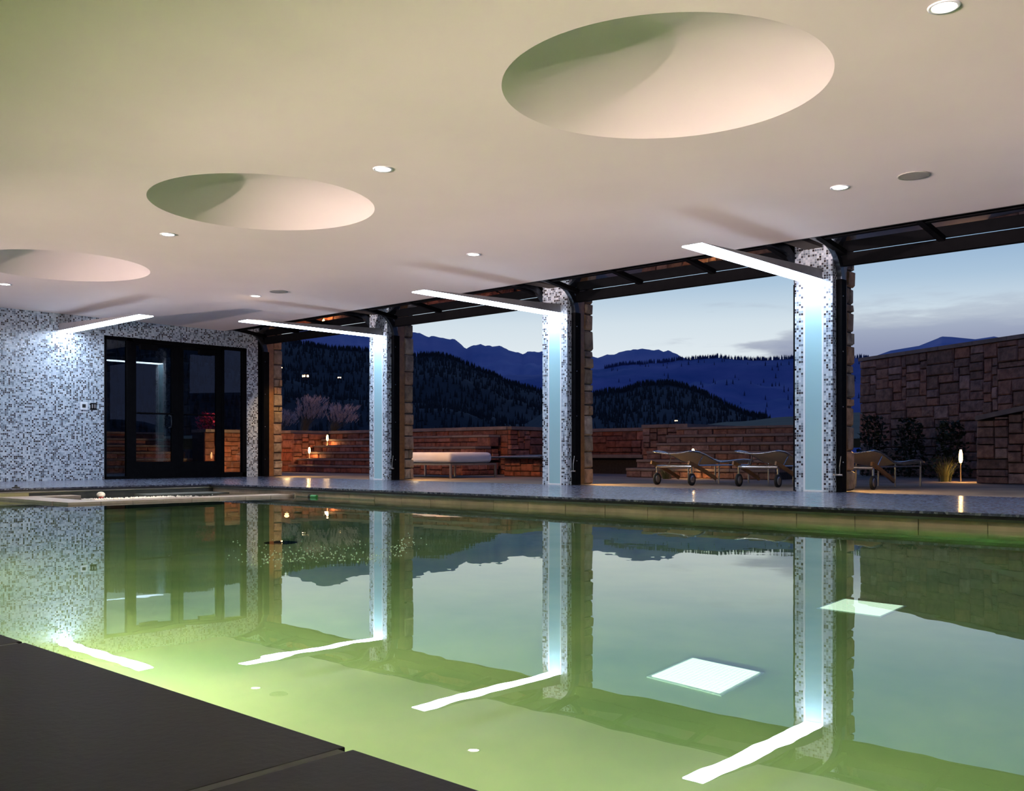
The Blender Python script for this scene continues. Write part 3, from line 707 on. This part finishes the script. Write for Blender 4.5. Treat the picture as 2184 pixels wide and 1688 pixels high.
def wall_thing(name, p0, p1, z0, ztop, thick, label, mat='stone_rust', seed=1, cope=True, **kw):
    """stone wall whose visible face runs p0 (left) -> p1 (right)"""
    a = Vector((p1[0] - p0[0], p1[1] - p0[1], 0)); L = a.length; a.normalize(); nrm = Vector((a.y, -a.x, 0))
    t = thing(name, ((p0[0] + p1[0]) / 2, (p0[1] + p1[1]) / 2, z0), label, 'wall')
    zt = ztop if callable(ztop) else (lambda s: ztop)
    n = 8; v = []; f = []
    for i in range(n + 1):
        s = L * i / n; p = Vector((p0[0], p0[1], 0)) + a * s
        q0 = p - nrm * .06; q1 = p - nrm * thick
        v += [(q0.x, q0.y, z0), (q0.x, q0.y, zt(s) - .01), (q1.x, q1.y, zt(s) - .01), (q1.x, q1.y, z0)]
    for i in range(n):
        for k in range(4): f.append((i * 4 + k, (i + 1) * 4 + k, (i + 1) * 4 + (k + 1) % 4, i * 4 + (k + 1) % 4))
    f += [(0, 1, 2, 3), (n * 4 + 3, n * 4 + 2, n * 4 + 1, n * 4)]
    mesh('core', v, f, 'mortar', t)
    masonry(t, p0, p1, z0, ztop, mat, seed=seed, **kw)
    if cope:
        s = 0; rnd = random.Random(seed)
        while s < L - .01:
            e = min(s + rnd.uniform(.45, .95), L); e = L if L - e < .25 else e
            pa = Vector((p0[0], p0[1], 0)) + a * (s + .003) + nrm * .05; pb = Vector((p0[0], p0[1], 0)) + a * (e - .003) + nrm * .05
            qa = pa - nrm * (thick + .1); qb = pb - nrm * (thick + .1); za, zb = zt(s), zt(e); hh = .075
            v = [(pa.x, pa.y, za), (pb.x, pb.y, zb), (qb.x, qb.y, zb), (qa.x, qa.y, za), (pa.x, pa.y, za + hh), (pb.x, pb.y, zb + hh), (qb.x, qb.y, zb + hh), (qa.x, qa.y, za + hh)]
            mesh('coping_stone', v, BOXF, 'coping', t); s = e
    return t
def steps(name, xa, xb, noses, tops, yback, label, seed, mat='stone_rust', ends=False):
    """flight between xa and xb: tread k has its nose at noses[k] and its top at tops[k]"""
    t = thing(name, ((xa + xb) / 2, noses[0], 0), label, 'steps')
    rnd = random.Random(seed); zb = -.012
    for k, (y, zt_) in enumerate(zip(noses, tops)):
        box('step_core', xa, xb - (.06 if ends else 0), y + .05, yback, zb, zt_ - .05, 'mortar', t)
        masonry(t, (xa, y), (xb, y), zb, zt_ - .05, mat, hmin=.08, hmax=.2, wmin=.18, wmax=.5, seed=seed + k, depth=.1)
        if ends: masonry(t, (xb, y), (xb, yback), zb, zt_ - .05, mat, hmin=.08, hmax=.2, wmin=.18, wmax=.4, seed=seed + 20 + k, depth=.1)
        yn = noses[k + 1] if k + 1 < len(noses) else yback; s_ = xa
        while s_ < xb - .01:
            e = min(s_ + rnd.uniform(.8, 1.5), xb); e = xb if xb - e < .4 else e
            box('tread', s_ + .003, e - .003 + (.03 if ends and e == xb else 0), y - .035, yn + .04, zt_ - .05, zt_, 'coping', t, .006); s_ = e
        zb = zt_
    return t
# left part of the terrace: wall, broad steps with lamps, end block with return
w1 = wall_thing('stone_wall', (-22.5, 14.9), (-21.40, 14.9), -.012, 1.0, 1.5, 'dark stone wall behind the step lamps', seed=31)
masonry(w1, (-21.34, 14.9), (-21.34, 16.0), -.012, 1.0, 'stone_rust', seed=39)
steps('stone_steps', -21.3, -18.0, [14.75 + .26 * k for k in range(5)], [.17 * (k + 1) for k in range(5)], 15.92, 'stone steps beside the two step lamps', 41)
steps('stone_ledges', -17.98, -14.95, [14.75, 15.2, 15.62], [.31, .62, .88], 15.92, 'tiered stone seating ledges behind the daybed', 45, ends=True)
wall_thing('stone_wall', (-21.3, 16.05), (-14.78, 16.05), -.012, 1.0, .45, 'orange lit stone wall above the tiered ledges', seed=32)
wall_thing('stone_wall', (-14.72, 16.06), (-14.72, 18.95), -.012, 1.0, .4, 'shaded return wall behind the fire table', seed=33)
wall_thing('stone_wall', (-14.7, 19.0), (-12.72, 19.0), -.012, 1.0, .5, 'low stone wall left of the loungers', seed=34)
bench = thing('stone_bench', (-13.6, 18.6, 0), 'long stone bench slab along the low wall left of loungers', 'bench')
box('seat_slab', -14.6, -12.72, 18.35, 18.93, .36, .44, 'coping', bench, .01); box('support', -14.55, -12.75, 18.6, 18.92, -.012, .36, 'mortar', bench)
wall_thing('stone_wall', (-12.68, 18.3), (-11.46, 18.3), -.012, 1.04, 2.0, 'dark stone block between low wall and lounger steps', mat='stone_brown', seed=35)
steps('stone_steps', -11.40, -8.15, [15.9 + .36 * k for k in range(6)], [.17 * (k + 1) for k in range(6)], 18.4, 'stone steps rising behind the loungers to the meadow', 61, mat='stone_brown')
# right: tall wall and a low cheek wall before it
wall_thing('stone_wall', (-8.88, 21.28), (-1.6, 17.03), -.012, 2.52, .5, 'tall brown stone wall with sloping skyline at right', mat='stone_brown', seed=36, wmin=.25, wmax=.75, hmin=.12, hmax=.30)
wall_thing('stone_wall', (-4.86, 16.1), (.8, 15.25), -.012, lambda s: .97 + .18 * min(s, 3.4), .45, 'low dark stone wall with sloping coping at right edge', mat='stone_brown', seed=37, wmin=.22, wmax=.6)
# beyond the glazed doors: planter and steps
sp = thing('stone_steps', (-22.6, 10, 0), 'stone steps seen through the glazed doors', 'steps')
for k in range(6):
    x = -22.2 - .36 * k; z = .17 * k
    box('step_core', x - 1.2, x - .05, 5.5, 12.7, z, z + .12, 'mortar', sp)
    masonry(sp, (x, 5.5), (x, 12.7), z, z + .12, 'stone_rust', hmin=.12, hmax=.12, wmin=.4, wmax=.9, depth=.1, seed=70 + k)
    for j in range(6): box('tread', x - .4, x + .035, 5.5 + j * 1.2 + .003, 5.5 + (j + 1) * 1.2 - .003, z + .12, z + .17, 'coping', sp, .006)
wall_thing('stone_planter', (-22.0, 12.72), (-22.0, 14.78), -.012, 1.0, .6, 'orange lit stone planter with pink flowers beyond the doors', seed=38)
lamp('planter_lamp', 'AREA', (-20.9, 13.2, .35), 45, (1.0, .55, .22), .1, .1, (-22.1, 13.3, 1.0))

bed = box('planting_bed', -26.5, -21.42, 16.52, 17.6, -.012, .93, 'mortar'); tag(bed, 'raised soil bed behind the wall', kind='structure')
def blades(m, c, n, h, spread, w=.006, lean=(0, 0), rnd=random):
    for i in range(n):
        a = rnd.uniform(0, 2 * math.pi); r0 = rnd.uniform(0, .1); hh = h * rnd.uniform(.55, 1.05); sp_ = spread * rnd.uniform(.15, 1)
        dx, dy = math.cos(a), math.sin(a); px, py = -dy * w, dx * w
        pts = []
        for k in range(5):
            q = k / 4; pts.append((c[0] + dx * (r0 + sp_ * q * q) + lean[0] * q * q, c[1] + dy * (r0 + sp_ * q * q) + lean[1] * q * q, c[2] + hh * (q - .28 * q ** 3 * (sp_ / max(h, .01)))))
        v = []; f = []
        for k, p in enumerate(pts):
            s = 1 - .8 * k / 4; v += [(p[0] - px * s, p[1] - py * s, p[2]), (p[0] + px * s, p[1] + py * s, p[2])]
        for k in range(4): f.append((2 * k, 2 * k + 1, 2 * k + 3, 2 * k + 2))
        m.add(v, f)
def grass_clump(name, c, h, spread, n, label, plume=0, bm_='dry_stem', lean=(0, 0), group=None):
    rnd = random.Random(int(abs(c[0] * 97 + c[1] * 31)))
    t = thing(name, c, label, 'grass', group)
    m = MB(); blades(m, c, n, h, spread, lean=lean, rnd=rnd); m.build('blades', bm_, t)
    if plume:
        m = MB()
        for i in range(plume):
            a = rnd.uniform(0, 2 * math.pi); rr = spread * rnd.uniform(.1, 1.0); z = c[2] + h * rnd.uniform(.55, 1.15)
            p = Vector((c[0] + math.cos(a) * rr + lean[0], c[1] + math.sin(a) * rr + lean[1], z)); d = Vector((math.cos(a) * .5 + lean[0], math.sin(a) * .5 + lean[1], .8)).normalized()
            L = rnd.uniform(.10, .22)
            for j in range(16):
                q = p + d * L * j / 16; e = Vector((rnd.uniform(-1, 1), rnd.uniform(-1, 1), rnd.uniform(.2, 1))).normalized() * .085
                sd = Vector((e.y, -e.x, 0)).normalized() * .006
                m.add([q - sd, q + sd, q + e], [(0, 1, 2)])
        m.build('plumes', 'plume', t)
    return t
grass_clump('ornamental_grass', (-23.7, 16.9, .93), .95, .45, 140, 'tall feathery grass clump with pink plumes above step lamps', 220, lean=(.25, .1), group='plume grasses on the wall')
grass_clump('ornamental_grass', (-22.4, 16.95, .93), .7, .45, 120, 'shorter feathery grass clump right of the tall plumes', 170, lean=(.3, .1), group='plume grasses on the wall')
grass_clump('ornamental_grass', (-25.0, 16.9, .93), .65, .4, 90, 'low feathery grass clump beside the lit stone pier', 110, lean=(.2, .1), group='plume grasses on the wall')
grass_clump('grass_tuft', (-5.55, 16.75, -.012), .46, .32, 130, 'yellow green grass tuft lit by lamp at tall wall', bm_='blade')
grass_clump('grass_tuft', (-10.0, 15.2, -.012), .34, .35, 110, 'lit grass tuft under the left lounger', bm_='blade')
def bush(name, c, r, h, n, label, mat, cat='shrub', leaf=.05):
    rnd = random.Random(int(abs(c[0] * 53 + c[1] * 17))); t = thing(name, c, label, cat)
    m = MB()
    for i in range(n):
        a = rnd.uniform(0, 2 * math.pi); q = rnd.random() ** .5; z = rnd.random()
        p = Vector((c[0] + math.cos(a) * r * q * (1 - .5 * z), c[1] + math.sin(a) * r * q * (1 - .5 * z), c[2] + h * z))
        d = Vector((rnd.uniform(-1, 1), rnd.uniform(-1, 1), rnd.uniform(-.3, 1))).normalized(); s = d.cross(Vector((.3, .2, 1))).normalized() * leaf * .4
        m.add([p, p + d * leaf * .5 + s, p + d * leaf, p + d * leaf * .5 - s], [(0, 1, 2, 3)])
    m.build('foliage', mat, t)
    m = MB()
    for i in range(7):
        a = i * .9; m.tube([(c[0], c[1], c[2]), (c[0] + math.cos(a) * r * .3, c[1] + math.sin(a) * r * .3, c[2] + h * .5), (c[0] + math.cos(a) * r * .5, c[1] + math.sin(a) * r * .5, c[2] + h * .9)], .008, 5)
    m.build('stems', 'shrub', t); return t
for (u_, l) in ((0, 'dark wispy shrub at the left foot of the tall wall'), (1, 'dark wispy shrub in the middle of the tall wall'), (2, 'dark wispy shrub on the tall wall nearest its lamp')):
    px_ = (-8.1 + u_ * .95); py_ = 20.1 - u_ * .55
    bush('shrub', (px_, py_, -.012), .42, 1.25 - .1 * u_, 700, l, 'shrub', leaf=.09)
fb = bush('flowering_plant', (-22.35, 13.0, 1.075), .40, .40, 320, 'bright pink flowers above the lit planter through the doors', 'petal', 'flowers', .085)

# step lamps
def step_lamp(c, label, ground, h=.10, power=1.0):
    t = thing('step_lamp', c, label, 'lamp', 'small glowing step lamps')
    m = MB(); m.lathe(c, [(.012, -.06), (.024, -.04), (.03, 0), (.027, h * .6), (.014, h)], 14); m.build('shade', 'flame', t, True)
    m = MB(); m.lathe(c, [(.010, ground - c[2]), (.010, -.06), (.022, -.058)], 10); m.build('stalk', 'brushed', t, True)
    lamp('step_lamp_light', 'AREA', (c[0] + .03, c[1] - .07, c[2] - .04), P_PATH * power * 6, (1.0, .58, .22), .04, .04, (c[0] + .1, c[1] - .05, c[2] - 1))
step_lamp((-20.95, 15.12, .53), 'lower glowing step lamp left of the steps', .34, power=1.3)
step_lamp((-20.9, 15.66, .86), 'upper glowing step lamp on the stone steps', .68, power=1.3)
step_lamp((-5.30, 16.75, .36), 'glowing lamp beside grass tuft at tall wall', -.012, h=.16, power=1.2)
step_lamp((-9.75, 15.72, .47), 'glowing lamp peeping over left lounger backrest', -.012, h=.08, power=1.0)

# ------------------------------------------------------------------ loungers
def lounger(x, y, label):
    t = thing('sun_lounger', (x, y, -.012), label, 'lounger', 'sling sun loungers on the terrace')
    W2 = .30; z0 = -.012
    prof = [(0.0, .495), (.12, .50), (.30, .485), (.50, .44), (.68, .385), (.80, .35), (.92, .335), (1.1, .345), (1.35, .362), (1.6, .372), (1.8, .365), (1.92, .345)]
    v = []; f = []; NX = 7
    for (py, pz) in prof:
        for i in range(NX):
            s = -1 + 2 * i / (NX - 1); sag = .035 * (1 - s * s); v.append((x + s * (W2 - .012), y + py, z0 + pz - sag))
    n = len(v); v += [(a, b_, c - .006) for a, b_, c in v]
    R_ = len(prof)
    for j in range(R_ - 1):
        for i in range(NX - 1):
            q = (j * NX + i, j * NX + i + 1, (j + 1) * NX + i + 1, (j + 1) * NX + i); f.append(q); f.append(tuple(n + k for k in reversed(q)))
    mesh('sling', v, f, 'sling', t, True)
    for s in (-1, 1):
        MB().tube([(x + s * W2, y + a, z0 + b_) for a, b_ in prof], .014, 8).build('side_rail', 'chrome', t, True)
        MB().tube([(x + s * W2, y + .10, z0 + .10), (x + s * W2, y + .10, z0 + .30)], .014, 8).build('leg', 'chrome', t)
        MB().tube([(x + s * W2, y + 1.78, z0), (x + s * W2, y + 1.78, z0 + .365)], .014, 8).build('leg', 'chrome', t)
        MB().tube([(x + s * (W2 - .03), y + .92, z0), (x + s * (W2 - .03), y + .92, z0 + .335)], .012, 8).build('leg', 'chrome', t)
        MB().tube([(x + s * W2, y + .10, z0 + .29), (x + s * W2, y + 1.78, z0 + .29)], .011, 6).build('lower_rail', 'chrome', t)
        MB().tube([(x + s * (W2 - .05), y + .34, z0 + .29), (x + s * (W2 - .02), y + .46, z0 + .45)], .009, 6).build('back_prop', 'chrome', t)
        wpts = [(x + s * (W2 + .025), y - .02 + .75 * k / 8, z0 + .335 - .24 * (k / 8) ** 1.15) for k in range(9)]
        MB().tube(wpts, .02, 4, flat=(.014, .026)).build('wooden_runner', 'wood', t)
        wx = x + s * (W2 + .0)
        wh = MB().lathe((wx, y + .10, z0 + .09), [(.06, -.018), (.09, -.014), (.09, .014), (.06, .018)], 22, 'x').build('wheel', 'rubber', t, True)
        MB().lathe((wx, y + .10, z0 + .09), [(.001, -.022), (.03, -.02), (.062, -.016), (.062, .016), (.03, .02), (.001, .022)], 16, 'x').build('hub', 'brushed', wh, True)
    MB().tube([(x - W2 + W2 * k / 6, y - .0, z0 + .495 - .03 * (1 - (1 - k / 6) ** 2)) for k in range(13)], .012, 6).build('head_bar', 'chrome', t, True)
    MB().tube([(x - W2, y + .10, z0 + .275), (x + W2, y + .10, z0 + .275)], .02, 8).build('axle_bar', 'chrome', t)
    MB().tube([(x - W2, y + 1.92, z0 + .345), (x + W2, y + 1.92, z0 + .345)], .012, 8).build('foot_bar', 'chrome', t)
    MB().tube([(x - W2, y + 1.3, z0 + .29), (x + W2, y + 1.3, z0 + .29)], .011, 6).build('cross_bar', 'chrome', t)
lounger(-7.89, 12.10, 'sun lounger farthest from the nearest column')
lounger(-6.58, 12.20, 'sun lounger just left of the nearest column')
lounger(-5.28, 12.25, 'sun lounger partly hidden behind the nearest column')

# ------------------------------------------------------------------ daybed
db = thing('daybed', (-14.15, 13.3, -.012), 'white cushioned daybed on a slim metal frame', 'daybed')
m = MB(); m.bbox(-15.2, -13.2, 12.72, 13.9, .272, .485, .10, 6); m.build('cushion', 'cushion', db, True)
m = MB()
m.box(-15.2, -13.13, 12.68, 12.715, .235, .27); m.box(-15.2, -13.13, 13.9, 13.935, .235, .27); m.box(-15.2, -15.165, 12.715, 13.9, .235, .27); m.box(-13.165, -13.13, 12.715, 13.9, .235, .27); m.box(-15.165, -13.165, 12.715, 13.9, .255, .268)
m.build('frame', 'brushed', db)
for (a, b_) in ((-15.2, 12.68), (-13.165, 12.68), (-15.2, 13.9), (-13.165, 13.9), (-14.3, 13.9), (-14.3, 12.68)):
    if (a, b_) != (-14.3, 12.68): box('leg', a, a + .035, b_, b_ + .035, -.012, .24, 'brushed', db)
# ------------------------------------------------------------------ fire table
ft = thing('fire_table', (-13.3, 15.35, -.012), 'low stone fire table with shiny metal lid behind daybed', 'fire table')
bx_ = box('base', -13.85, -12.85, 14.95, 15.85, -.012, .36, 'mortar', ft)
masonry(bx_, (-13.85, 14.94), (-12.85, 14.94), -.012, .36, 'stone_rust', seed=81, hmin=.08, hmax=.16, wmin=.15, wmax=.35)
masonry(bx_, (-12.84, 14.95), (-12.84, 15.85), -.012, .36, 'stone_rust', seed=82, hmin=.08, hmax=.16, wmin=.15, wmax=.35)
box('top_slab', -14.15, -12.6, 14.7, 16.0, .36, .385, 'nosing', ft, .006)
v, f = prism([(-14.15, 14.66), (-12.62, 14.66), (-12.62, 15.98), (-14.15, 15.98)], .386, .40)
mesh('lid', v, f, 'chrome', ft)
v = [(-13.9, 14.85, .401), (-12.85, 14.85, .401), (-12.85, 15.75, .43), (-13.9, 15.75, .43), (-13.9, 14.85, .409), (-12.85, 14.85, .409), (-12.85, 15.75, .438), (-13.9, 15.75, .438)]
mesh('lid_flap', v, BOXF, 'chrome', ft)

# ------------------------------------------------------------------ landscape
def interp(P, u):
    if u <= P[0][0]: return P[0][1]
    for (a, va), (b_, vb) in zip(P, P[1:]):
        if u <= b_:
            s = (u - a) / (b_ - a); s = s * s * (3 - 2 * s) if abs(b_ - a) > 60 else s
            return va + (vb - va) * s
    return P[-1][1]
def bumpy(p, t_, amp, nscale): return amp * noise.fractal(Vector((p.x * nscale, p.y * nscale, 1.7)), 1.0, 2.0, 5) * math.sin(math.pi * min(t_, 1.0))
def ridge(name, D, P, mat, u0, u1, step, rows=18, near=.5, zbase=-40.0, rough=0.0, nscale=.01, label=None, kind='structure', power=1.0, jag=0.0):
    """hill whose skyline, as a bearing / elevation table, is P; it lies at distance D and falls towards us and away"""
    v = []; f = []; us = []; u = u0
    while u <= u1: us.append(u); u += step
    sky = []
    for u in us:
        d = FWD + RGT * ((u - CXP) / FPX); hyp = d.length
        z = EYE.z + D / hyp * (HOR - interp(P, u)) / FPX
        z += jag * noise.fractal(Vector((u * .05, D * .01, 0)), 1.0, 2.0, 5)
        sky.append((d / hyp, z))
    ts = [i / rows for i in range(rows + 1)] + [1.05, 1.2, 1.5]
    for t_ in ts:
        for (d, zr) in sky:
            r = D * (near + (1 - near) * t_) if t_ <= 1 else D * t_
            k = t_ ** power if t_ <= 1 else max(0, 1 - (t_ - 1) * 1.8)
            z = zbase + (zr - zbase) * k; p = d * r
            if 0 < t_ < 1: z += bumpy(p, t_, rough * (zr - zbase), nscale)
            v.append((p.x, p.y, z))
    n = len(us)
    for j in range(len(ts) - 1):
        for i in range(n - 1): f.append((j * n + i, j * n + i + 1, (j + 1) * n + i + 1, (j + 1) * n + i))
    o = mesh(name, v, f, mat, None, True); return tag(o, label, kind=kind), us, sky
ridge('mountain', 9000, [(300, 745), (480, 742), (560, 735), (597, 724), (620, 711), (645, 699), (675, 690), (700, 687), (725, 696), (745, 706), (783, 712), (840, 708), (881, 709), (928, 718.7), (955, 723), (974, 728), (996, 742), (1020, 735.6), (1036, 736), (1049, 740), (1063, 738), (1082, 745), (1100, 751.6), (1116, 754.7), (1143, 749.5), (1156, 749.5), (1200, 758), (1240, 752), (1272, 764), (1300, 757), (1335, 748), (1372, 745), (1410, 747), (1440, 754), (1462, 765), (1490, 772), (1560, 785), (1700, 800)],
      'slope_far_haze', 280, 1720, 5, 26, .62, -150, .22, .0011, 'pale rounded blue mountains on the horizon', jag=22)
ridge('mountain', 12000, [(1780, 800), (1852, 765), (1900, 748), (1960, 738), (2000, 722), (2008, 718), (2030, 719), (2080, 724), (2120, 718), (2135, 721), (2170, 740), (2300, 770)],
      'slope_far_haze', 1700, 2320, 5, 16, .6, -150, .10, .001, 'distant blue peak above the tall stone wall')
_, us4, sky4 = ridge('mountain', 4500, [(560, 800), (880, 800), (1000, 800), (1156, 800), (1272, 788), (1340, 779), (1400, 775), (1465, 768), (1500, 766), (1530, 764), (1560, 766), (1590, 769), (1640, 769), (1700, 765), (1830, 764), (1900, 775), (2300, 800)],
      'slope_mid_haze', 540, 2320, 5, 24, .45, -120, .16, .002, 'long dark blue wooded ridge behind the loungers', jag=5)
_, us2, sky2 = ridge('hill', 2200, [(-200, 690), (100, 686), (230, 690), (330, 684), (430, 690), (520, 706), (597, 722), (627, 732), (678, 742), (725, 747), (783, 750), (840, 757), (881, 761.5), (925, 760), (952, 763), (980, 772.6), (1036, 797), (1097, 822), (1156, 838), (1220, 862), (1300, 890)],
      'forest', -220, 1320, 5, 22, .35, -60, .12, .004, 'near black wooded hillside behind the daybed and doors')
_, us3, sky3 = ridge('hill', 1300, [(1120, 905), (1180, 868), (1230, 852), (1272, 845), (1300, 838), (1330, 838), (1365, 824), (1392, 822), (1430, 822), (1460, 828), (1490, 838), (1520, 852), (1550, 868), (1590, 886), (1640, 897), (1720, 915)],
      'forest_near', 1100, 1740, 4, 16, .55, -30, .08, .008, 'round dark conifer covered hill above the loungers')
mead, _, _ = ridge('meadow', 75, [(300, 930), (900, 925), (1200, 918), (1400, 914), (1475, 909), (1560, 900), (1690, 889), (1840, 880), (2300, 868)], 'meadow_grass', -200, 2400, 12, 14, .42, .93, .02, .12, 'dry grass meadow rising beyond the terrace steps')

def conifers(name, us, sky, D, near, zbase, n, hmin, hmax, mat, label, umin, umax, seed, on_ridge=.35, rough=.1, nscale=.01):
    rnd = random.Random(seed); m = MB(); pairs = [(u, s) for u, s in zip(us, sky) if umin <= u <= umax]
    for i in range(n):
        u, (d, zr) = rnd.choice(pairs); t_ = 1.0 if rnd.random() < on_ridge else rnd.uniform(.1, 1.0)
        d = (d + RGT * rnd.uniform(-.0012, .0012)).normalized(); r = D * (near + (1 - near) * t_); z = zbase + (zr - zbase) * t_
        h = rnd.uniform(hmin, hmax); w = h * rnd.uniform(.14, .22); c = d * r; z += bumpy(c, t_, rough * (zr - zbase), nscale) - h * .12
        for (za, zb, ra) in ((0, .6, 1.0), (.35, 1.0, .65)):
            k = 5; a0 = rnd.uniform(0, 6)
            v = [(c.x + math.cos(a0 + 2 * math.pi * j / k) * w * ra, c.y + math.sin(a0 + 2 * math.pi * j / k) * w * ra, z + h * za) for j in range(k)] + [(c.x, c.y, z + h * zb)]
            m.add(v, [(j, (j + 1) % k, k) for j in range(k)])
    return tag(m.build(name, mat), label, 'forest', kind='stuff')
conifers('conifer_forest', us3, sky3, 1300, .55, -30, 2600, 6, 11, 'conifer', 'dark conifers covering the round hill above loungers', 1180, 1640, 5, rough=.08, nscale=.008)
conifers('conifer_forest', us2, sky2, 2200, .35, -60, 8000, 9, 16, 'conifer', 'dark conifers covering the left hillside', -100, 1250, 6, .25, .12, .004)
conifers('conifer_forest', us4, sky4, 4500, .45, -120, 900, 14, 26, 'conifer_far', 'tiny conifers along the long blue ridge', 1290, 1850, 7, .75, .16, .002)

# cabins with lit windows on the hillside
def cabin(u, v_, D, label, s=6.0):
    d = FWD + RGT * ((u - CXP) / FPX); c = d * D; z = EYE.z + D * (HOR - v_) / FPX
    t = thing('cabin', (c.x, c.y, z - s * .4), label, 'cabin', 'lit cabins on the far hillside')
    m = MB(); m.box(c.x - s * .6, c.x + s * .6, c.y - s * .4, c.y + s * .4, z - s * .7, z + s * .35); m.build('walls', 'roof_dark', t)
    m = MB(); m.add([(c.x - s * .7, c.y - s * .5, z + s * .35), (c.x + s * .7, c.y - s * .5, z + s * .35), (c.x + s * .7, c.y + s * .5, z + s * .35), (c.x - s * .7, c.y + s * .5, z + s * .35), (c.x - s * .7, c.y, z + s * .7), (c.x + s * .7, c.y, z + s * .7)], [(0, 1, 5, 4), (2, 3, 4, 5), (0, 4, 3), (1, 2, 5)]); m.build('roof', 'roof_dark', t)
    for k in (-.3, .25): box('window', c.x + s * (k - .14), c.x + s * (k + .14), c.y - s * .42, c.y - s * .4, z - s * .15, z + s * .2, 'window_lit', t)
    box('window', c.x + s * .6, c.x + s * .62, c.y - s * .2, c.y + s * .2, z - s * .15, z + s * .2, 'window_lit', t)
cabin(652, 803, 1230, 'larger lit cabin on dark hillside above plume grass', 7.0)
cabin(724, 806, 1230, 'small lit cabin on dark hillside right of the larger one', 3.6)
cabin(599.5, 785, 1330, 'tiny lit cabin on dark hillside close to the stone pier', 3.0)
cabin(1442, 898, 690, 'tiny lit cabin below the round conifer hill', 1.6)
